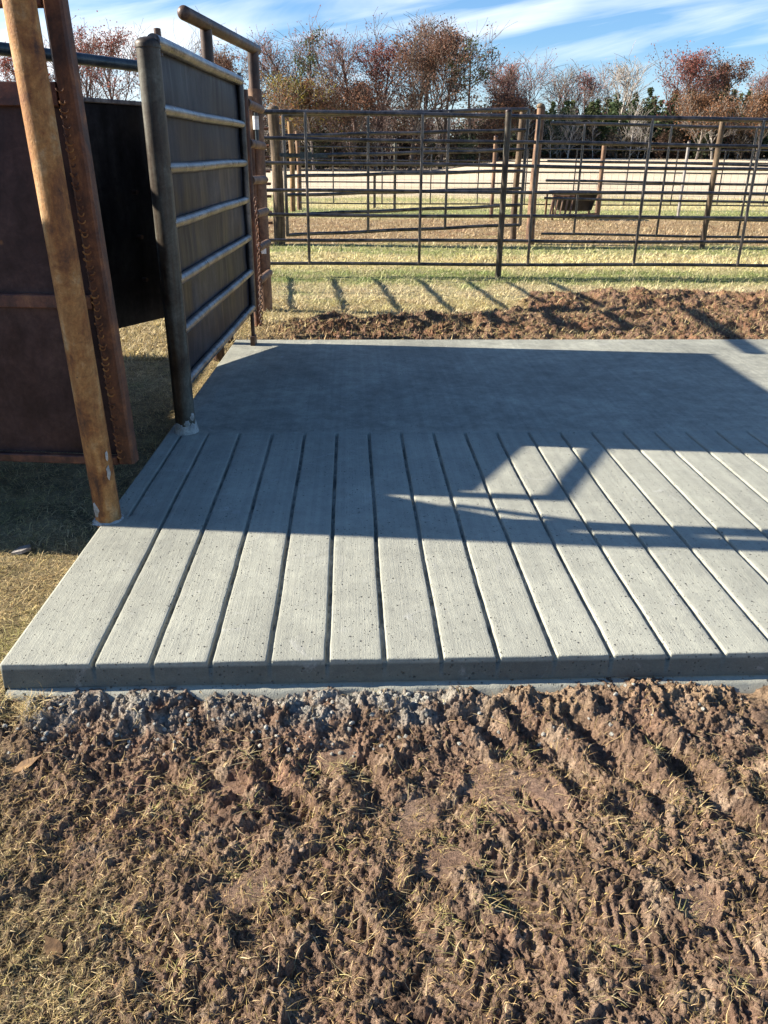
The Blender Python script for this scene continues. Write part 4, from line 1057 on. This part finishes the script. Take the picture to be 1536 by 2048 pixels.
def leaf_arrays(tips, per, size, spreadr, cols, seed, var=0.3, frac=1.0, droop=0.0):
    rs = np.random.default_rng(seed)
    T = [t for t in tips if rs.random() < frac]
    P = np.array([(a if rs.random() < 0.6 else b)[:] for a, b in T for _ in range(per)], float)
    n = len(P); P = P + rs.normal(0, spreadr, (n, 3)) * [1, 1, 0.8]; P[:, 2] -= droop
    a = rs.normal(0, 1, (n, 3)); a /= np.linalg.norm(a, axis=1)[:, None]; b = np.cross(a, rs.normal(0, 1, (n, 3))); b /= np.linalg.norm(b, axis=1)[:, None]
    s = (size * rs.uniform(0.5, 1.4, n))[:, None]
    V = np.stack([P - a*s, P - b*s*0.7, P + a*s, P + b*s*0.7], 1).reshape(-1, 3)
    Q = np.arange(4*n).reshape(-1, 4)
    cl = np.array(cols, np.float32); ti = np.repeat(rs.integers(0, len(cl), len(T)), per)
    c_ = cl[ti] * rs.uniform(1-var, 1+var, n)[:, None]
    return V, Q, np.repeat(c_, 4, axis=0)
RED = [(0.26, 0.08, 0.062), (0.33, 0.12, 0.09), (0.18, 0.065, 0.05)]
RUS = [(0.20, 0.10, 0.065), (0.14, 0.078, 0.055), (0.25, 0.135, 0.085)]
ORG = [(0.27, 0.13, 0.065), (0.20, 0.105, 0.055), (0.17, 0.10, 0.055)]
PNK = [(0.36, 0.14, 0.12), (0.28, 0.11, 0.09), (0.38, 0.20, 0.17)]
YEL = [(0.26, 0.22, 0.05), (0.18, 0.17, 0.045), (0.30, 0.20, 0.05)]
PIN = [(0.055, 0.080, 0.034), (0.080, 0.105, 0.045), (0.12, 0.14, 0.06)]
KIND = dict(  # crown0, spread/h, upness, bark, leaf cols, per tip, size, frac
    bare=dict(c0=0.16, sp=0.40, up=0.95, bark='bark_grey', cols=None, kids=(9, 9, 7, 4), thin=1.0),
    pale=dict(c0=0.16, sp=0.46, up=0.75, bark='bark_pale', cols=PNK, per=1, size=0.07, fr=0.35, kids=(8, 9, 7, 4), thin=1.1),
    pink=dict(c0=0.16, sp=0.42, up=0.85, bark='bark_pink', cols=PNK, per=4, size=0.085, fr=0.6, kids=(9, 9, 7, 4), thin=1.0),
    red=dict(c0=0.16, sp=0.42, up=0.7, bark='bark_pink', cols=RED, per=9, size=0.095, fr=0.85, kids=(8, 9, 7, 4), thin=1.0),
    russet=dict(c0=0.16, sp=0.48, up=0.6, bark='bark_dark', cols=RUS, per=11, size=0.10, fr=0.95, kids=(9, 9, 7, 4), thin=1.1),
    orange=dict(c0=0.16, sp=0.45, up=0.6, bark='bark_grey', cols=ORG, per=12, size=0.095, fr=0.9, kids=(8, 9, 7, 4), thin=1.0),
    yellow=dict(c0=0.16, sp=0.50, up=0.55, bark='bark_grey', cols=YEL, per=10, size=0.09, fr=0.9, kids=(8, 9, 7, 4), thin=1.0),
    pinetop=dict(c0=0.60, sp=0.26, up=0.35, bark='bark_dark', cols=PIN, per=8, size=0.12, fr=0.8, kids=(8, 4, 4, 3), thin=1.0))
def make_tree(kind, label, px, top_y, Y, seed, wpx=None, lean=0.0, name=None):
    k = KIND[kind]; x_ = at(px, Y, 6.0); zg = float(lerp_h(np.array([x_]), np.array([Y]))[0])
    zt = zat(px, top_y, Y); h_ = (zt - zg) * 1.11
    vs_ = kind != 'pinetop'
    sp_ = wpx * Y / F_ * (0.5 if vs_ else 0.45)
    V, Q, tips = tree_arrays(h_ * 0.95, sp_, seed, 4, k['kids'], lean, k['c0'], 0.014 * h_ + 0.04, k['up'], k['thin'], vs_)
    V[:, 2] *= (h_ / max(V[:, 2].max(), 1e-3))
    sc = h_ / max(max(t[0][2] for t in tips), 1e-3)
    for a_, b_ in tips: a_[2] *= min(sc, 1.0); b_[2] *= min(sc, 1.0)
    t = thing(name or 'autumn_tree', label, 'tree', (x_, Y, zg), 'trees along the far edge of the field')
    big_mesh('trunk', V, Q, M[k['bark']], parent=t)
    if k['cols']:
        LV, LQ, LC = leaf_arrays(tips, k['per'], k['size'], 0.30, k['cols'], seed + 5, frac=k['fr'])
        big_mesh('crown', LV, LQ, M['leaf'], attrs={'col': LC}, parent=t)
    return t
TREES = [
 ('pink', 'thin bare pinkish tree rising behind the square maroon tube', 172, 66, 108, 1, 70, 0.0),
 ('red', 'round red brown tree left of the olive gate post', 226, 56, 104, 2, 135, 0.0),
 ('bare', 'tall bare grey tree above the sheeted gate, right of the round red tree', 330, 42, 112, 3, 110, 0.0),
 ('pale', 'pale sparse tree framed inside the brown pipe arch', 440, 100, 112, 4, 70, 0.0),
 ('russet', 'small rust coloured tree just behind the upright of the pipe arch', 482, 118, 106, 5, 70, 0.0),
 ('yellow', 'yellow green tree right of the pipe arch', 555, 150, 98, 6, 120, 0.0),
 ('pink', 'slender pink tipped tree left of the crooked pine', 588, 72, 108, 7, 66, 0.0),
 ('pinetop', 'crooked pine with small green tufts near its top', 622, 78, 100, 8, 60, -0.02),
 ('orange', 'low orange brown tree under the crooked pine', 625, 160, 96, 9, 80, 0.0),
 ('pink', 'tallest wide pinkish bare tree left of centre', 712, 44, 103, 10, 135, 0.0),
 ('red', 'narrow bright red tree between the tall pinkish tree and the russet oak', 762, 56, 106, 11, 50, 0.0),
 ('russet', 'broad russet oak at the middle of the tree line', 822, 74, 100, 12, 130, 0.0),
 ('bare', 'bare grey treetop sticking up behind the two russet oaks', 846, 46, 118, 13, 66, 0.0),
 ('russet', 'rounded russet oak beside the tufted pine', 884, 72, 102, 14, 100, 0.0),
 ('pinetop', 'dark pine with tufted round top right of the russet oaks', 947, 97, 98, 15, 90, 0.0),
 ('pink', 'short pinkish bare tree right of the tufted pine', 1005, 122, 108, 16, 75, 0.0),
 ('pink', 'pinkish grey bare tree above the capped fence post', 1040, 120, 112, 17, 70, 0.0),
 ('bare', 'small thin bare tree standing alone over the low pines', 1112, 142, 116, 18, 70, 0.0),
 ('pink', 'leaning pink tipped tree touching the wide white limbed tree', 1180, 132, 110, 19, 95, 0.03),
 ('pale', 'wide white limbed bare tree spreading above the low pines', 1242, 114, 106, 20, 130, 0.0),
 ('red', 'tall red brown tree right of the white limbed tree', 1372, 108, 104, 21, 85, 0.0),
 ('orange', 'low bushy orange brown tree in front of the tall red brown tree', 1408, 190, 96, 22, 95, 0.0),
 ('russet', 'broad rust crowned tree near the right edge', 1452, 118, 106, 23, 120, 0.0),
 ('pink', 'pinkish bare tree at the right edge of the picture', 1515, 120, 110, 24, 90, 0.0),
 ('orange', 'orange brown low tree cut by the right edge', 1530, 180, 95, 25, 70, 0.0),
 ('red', 'reddish tree seen through the maroon opening at the far left', 60, 110, 106, 26, 110, 0.0),
 ('pale', 'pale trunked tree behind the post of the second fence at right', 1440, 205, 97, 27, 55, 0.0),
 ('russet', 'dark brown leaved low tree left of the thick right timber post', 1000, 190, 100, 28, 80, 0.0),
 ('russet', 'brown leaved low tree under the tall pinkish tree', 705, 150, 99, 29, 100, 0.0),
]
for kd, lb, px, ty_, Y_, sd_, w_, ln in TREES:
    make_tree(kd, lb, px, ty_, Y_, 40 + sd_, w_, ln, 'pine_tree' if kd == 'pinetop' else ('bare_tree' if kd in ('bare', 'pale') else 'autumn_tree'))

# the wood behind and beneath them reads as one mass: stuff
protos = [tree_arrays(1.0, 0.30, 500 + i_, 3, (12, 7, 6), 0.0, 0.22, 0.013, 0.9, 0.11) for i_ in range(6)]
def wood(name, n, mat, hf, pxr, Yr, seed, leaf=None):
    rs = random.Random(seed); Vs = []; Qs = []; base = 0; LP = []; LC = []
    for _ in range(n):
        px = rs.uniform(*pxr); Y_ = rs.uniform(*Yr); x_ = at(px, Y_, 3.0); h_ = hf(px, rs)
        V, Q, tips = rs.choice(protos); a = rs.uniform(0, 6.28); cs, sn = math.cos(a), math.sin(a)
        zg = float(lerp_h(np.array([x_]), np.array([Y_]))[0]); wd = h_ * rs.uniform(0.8, 1.1)
        W = np.stack([(V[:, 0]*cs - V[:, 1]*sn) * wd, (V[:, 0]*sn + V[:, 1]*cs) * wd, V[:, 2] * h_], -1) + [x_, Y_, zg]
        Vs.append(W); Qs.append(Q + base); base += len(V)
        if leaf and rs.random() < leaf[1]:
            c_ = rs.choice(leaf[0])
            for a_, b_ in tips:
                for _k in range(leaf[2]):
                    LP.append((((a_[0]*cs - a_[1]*sn) * wd) + x_, ((a_[0]*sn + a_[1]*cs) * wd) + Y_, a_[2]*h_ + zg)); LC.append(c_)
    setp(big_mesh(name, np.concatenate(Vs), np.concatenate(Qs), mat), kind='stuff')
    if LP:
        rg = np.random.default_rng(seed); P = np.array(LP); m_ = len(P); P = P + rg.normal(0, 0.35, (m_, 3))
        a = rg.normal(0, 1, (m_, 3)); a /= np.linalg.norm(a, axis=1)[:, None]; b = np.cross(a, rg.normal(0, 1, (m_, 3))); b /= np.linalg.norm(b, axis=1)[:, None]
        s = rg.uniform(0.06, 0.16, (m_, 1))
        V = np.stack([P - a*s, P - b*s, P + a*s, P + b*s], 1).reshape(-1, 3)
        C_ = np.repeat(np.array(LC, np.float32) * rg.uniform(0.6, 1.4, (m_, 1)), 4, axis=0)
        setp(big_mesh(name + '_leaves', V, np.arange(4*m_).reshape(-1, 4), M['leaf'], attrs={'col': C_}), kind='stuff')
def skyline(px):
    return float(np.interp(px, [-100, 100, 300, 500, 700, 900, 1000, 1060, 1120, 1300, 1360, 1600], [9.5, 9.5, 9.5, 9.5, 10.5, 10.5, 8.0, 4.0, 3.5, 4.0, 6.5, 8.0]))
wood('woods', 260, M['bark_pink'], lambda p, r: 0.80 * skyline(p) * r.uniform(0.75, 1.25), (-150, 1700), (103, 135), 901, ([(0.16, 0.08, 0.05), (0.20, 0.10, 0.06), (0.12, 0.09, 0.05), (0.10, 0.10, 0.05)], 0.55, 5))
wood('undergrowth', 230, M['bark_dark'], lambda p, r: r.uniform(2.0, 5.0), (-150, 1700), (97, 125), 902, ([(0.10, 0.06, 0.04), (0.07, 0.055, 0.035), (0.05, 0.06, 0.03)], 0.8, 6))
wood('pale_saplings', 60, M['bark_pale'], lambda p, r: r.uniform(3.5, 8.0), (-150, 1700), (96, 110), 903)
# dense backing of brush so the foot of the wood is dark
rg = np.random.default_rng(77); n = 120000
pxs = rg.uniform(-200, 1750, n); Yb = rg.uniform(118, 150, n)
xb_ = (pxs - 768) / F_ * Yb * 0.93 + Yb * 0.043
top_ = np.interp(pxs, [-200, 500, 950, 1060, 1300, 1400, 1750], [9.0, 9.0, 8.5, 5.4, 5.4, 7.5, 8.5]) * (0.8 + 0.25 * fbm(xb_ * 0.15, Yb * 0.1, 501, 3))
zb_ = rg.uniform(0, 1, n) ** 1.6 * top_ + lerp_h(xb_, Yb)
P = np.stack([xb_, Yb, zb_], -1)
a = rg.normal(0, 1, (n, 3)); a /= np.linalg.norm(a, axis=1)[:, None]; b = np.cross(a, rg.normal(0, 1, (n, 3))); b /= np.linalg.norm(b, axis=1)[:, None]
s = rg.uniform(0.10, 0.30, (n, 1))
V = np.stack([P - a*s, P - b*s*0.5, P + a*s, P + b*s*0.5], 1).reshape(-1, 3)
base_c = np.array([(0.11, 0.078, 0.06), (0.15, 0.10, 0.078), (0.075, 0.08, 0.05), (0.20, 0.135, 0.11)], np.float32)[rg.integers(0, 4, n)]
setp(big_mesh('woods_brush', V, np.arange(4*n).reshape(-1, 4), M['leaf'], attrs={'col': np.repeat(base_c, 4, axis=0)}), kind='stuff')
# low pines beyond
def pine_belt():
    rs = random.Random(5); rg = np.random.default_rng(6); LP = []; A_ = []; TV = []; TQ = []; base = 0
    for i_ in range(230):
        px = rs.uniform(1000, 1620); Y_ = rs.uniform(104, 132); x_ = at(px, Y_, 3.0)
        h_ = float(np.interp(px, [1000, 1060, 1150, 1250, 1300, 1330, 1450, 1600], [4.2, 5.6, 6.2, 6.9, 7.4, 7.6, 8.0, 8.4])) * rs.uniform(0.7, 1.05)
        zg = float(lerp_h(np.array([x_]), np.array([Y_]))[0]); m_ = 420
        t = rg.uniform(0.12, 1, m_) ; r = (1 - t) ** 0.7 * h_ * 0.34 + 0.15; an = rg.uniform(0, 6.28, m_); rr = r * rg.uniform(0.3, 1, m_) * (0.75 + 0.35 * np.sin(t * 40))
        LP.append(np.stack([x_ + rr*np.cos(an), Y_ + rr*np.sin(an), zg + t*h_], -1))
        A_.append(np.tile(np.array(PIN[rs.randrange(3)]) * rs.uniform(0.8, 1.5), (m_, 1)))
    P = np.concatenate(LP); C_ = np.concatenate(A_); m_ = len(P)
    a = rg.normal(0, 1, (m_, 3)) * [1, 1, 0.5]; a /= np.linalg.norm(a, axis=1)[:, None]; b = np.cross(a, rg.normal(0, 1, (m_, 3))); b /= np.linalg.norm(b, axis=1)[:, None]
    s = rg.uniform(0.15, 0.35, (m_, 1)); V = np.stack([P - a*s, P - b*s*0.45, P + a*s, P + b*s*0.45], 1).reshape(-1, 3)
    setp(big_mesh('pine_woods', V, np.arange(4*m_).reshape(-1, 4), M['leaf'], attrs={'col': np.repeat(C_ * rg.uniform(0.7, 1.3, (m_, 1)), 4, axis=0)}), kind='stuff')
pine_belt()

# ------------------------------------------------------------------ sky, sun, camera
w = bpy.data.worlds.new('World'); scene.world = w; w.use_nodes = True
nt = w.node_tree; nt.nodes.clear()
out = N(nt, 'ShaderNodeOutputWorld'); bg = N(nt, 'ShaderNodeBackground'); bg.inputs['Strength'].default_value = 0.060
sky = N(nt, 'ShaderNodeTexSky', sky_type='NISHITA'); sky.sun_disc = False
sky.sun_elevation = SUN_EL; sky.sun_rotation = math.atan2(SUN_H[0], SUN_H[1]); sky.altitude = 200
sky.air_density = 1.0; sky.dust_density = 0.5; sky.ozone_density = 2.0
tc = N(nt, 'ShaderNodeTexCoord'); sx = N(nt, 'ShaderNodeSeparateXYZ'); nt.links.new(tc.outputs['Generated'], sx.inputs[0])
X, Y, Z_ = sx.outputs
yc = math_(nt, 'MAXIMUM', Y, 0.05)
u = math_(nt, 'DIVIDE', X, yc); v = math_(nt, 'DIVIDE', Z_, yc)
def lin(a, b, c0): return math_(nt, 'ADD', math_(nt, 'ADD', math_(nt, 'MULTIPLY', u, a), math_(nt, 'MULTIPLY', v, b)), c0)
cmb = N(nt, 'ShaderNodeCombineXYZ')
nt.links.new(lin(1.4, 1.0, 0.3), cmb.inputs[0]); nt.links.new(lin(-3.0, 15.0, 0.6), cmb.inputs[1])
c1 = noise(nt, cmb.outputs[0], 1.6, 6, 0.55, 0.7)
cmb2 = N(nt, 'ShaderNodeCombineXYZ')
nt.links.new(lin(1.0, 0.5, 2.3), cmb2.inputs[0]); nt.links.new(lin(-0.9, 5.0, 1.7), cmb2.inputs[1])
c2 = noise(nt, cmb2.outputs[0], 2.3, 4, 0.5, 0.4)
bias = math_(nt, 'MULTIPLY', ramp_val(nt, u, -0.08, -0.42), 0.22)
cov = math_(nt, 'ADD', math_(nt, 'ADD', math_(nt, 'MULTIPLY', c1, 0.55), math_(nt, 'MULTIPLY', c2, 0.45)), bias)
mask = math_(nt, 'MULTIPLY', ramp_val(nt, cov, 0.50, 0.70), 0.9, True)
hz = math_(nt, 'MULTIPLY', ramp_val(nt, v, 0.11, -0.02), 0.45, True)
mask = math_(nt, 'MAXIMUM', mask, hz)
skyc = mixc(nt, sky.outputs[0], (0.64, 0.88, 1.16), 1.0, 'MULTIPLY')
mask = math_(nt, 'MULTIPLY', mask, math_(nt, 'MULTIPLY', ramp_val(nt, Z_, 0.65, 0.30), ramp_val(nt, Y, 0.0, 0.25), True), True)
col = mixc(nt, skyc, (8.6, 9.0, 9.4), mask)
nt.links.new(col, bg.inputs[0]); nt.links.new(bg.outputs[0], out.inputs[0])

sl = bpy.data.lights.new('sun', 'SUN'); sl.energy = 5.0; sl.angle = math.radians(0.53); sl.color = (1.0, 0.925, 0.80)
so = bpy.data.objects.new('sun', sl); COL.objects.link(so)
dirv = Vector((SUN_H[0] * math.cos(SUN_EL), SUN_H[1] * math.cos(SUN_EL), math.sin(SUN_EL)))
so.rotation_euler = dirv.to_track_quat('Z', 'Y').to_euler(); so.location = (-8, 2, 8)

cam = bpy.data.cameras.new('camera'); co = bpy.data.objects.new('camera', cam); COL.objects.link(co)
cam.sensor_fit = 'HORIZONTAL'; cam.sensor_width = 36; cam.lens = F_ / 1536 * 36; cam.clip_end = 3000; cam.clip_start = 0.02
mw = Matrix(((Rv[0], Uv[0], -Fv[0], 0), (Rv[1], Uv[1], -Fv[1], 0), (Rv[2], Uv[2], -Fv[2], 1.32), (0, 0, 0, 1)))
co.matrix_world = mw
scene.camera = co
scene.view_settings.view_transform = 'Standard'; scene.view_settings.look = 'None'
scene.view_settings.exposure = 1.42; scene.view_settings.gamma = 1
scene.cycles.max_bounces = 6; scene.cycles.diffuse_bounces = 3
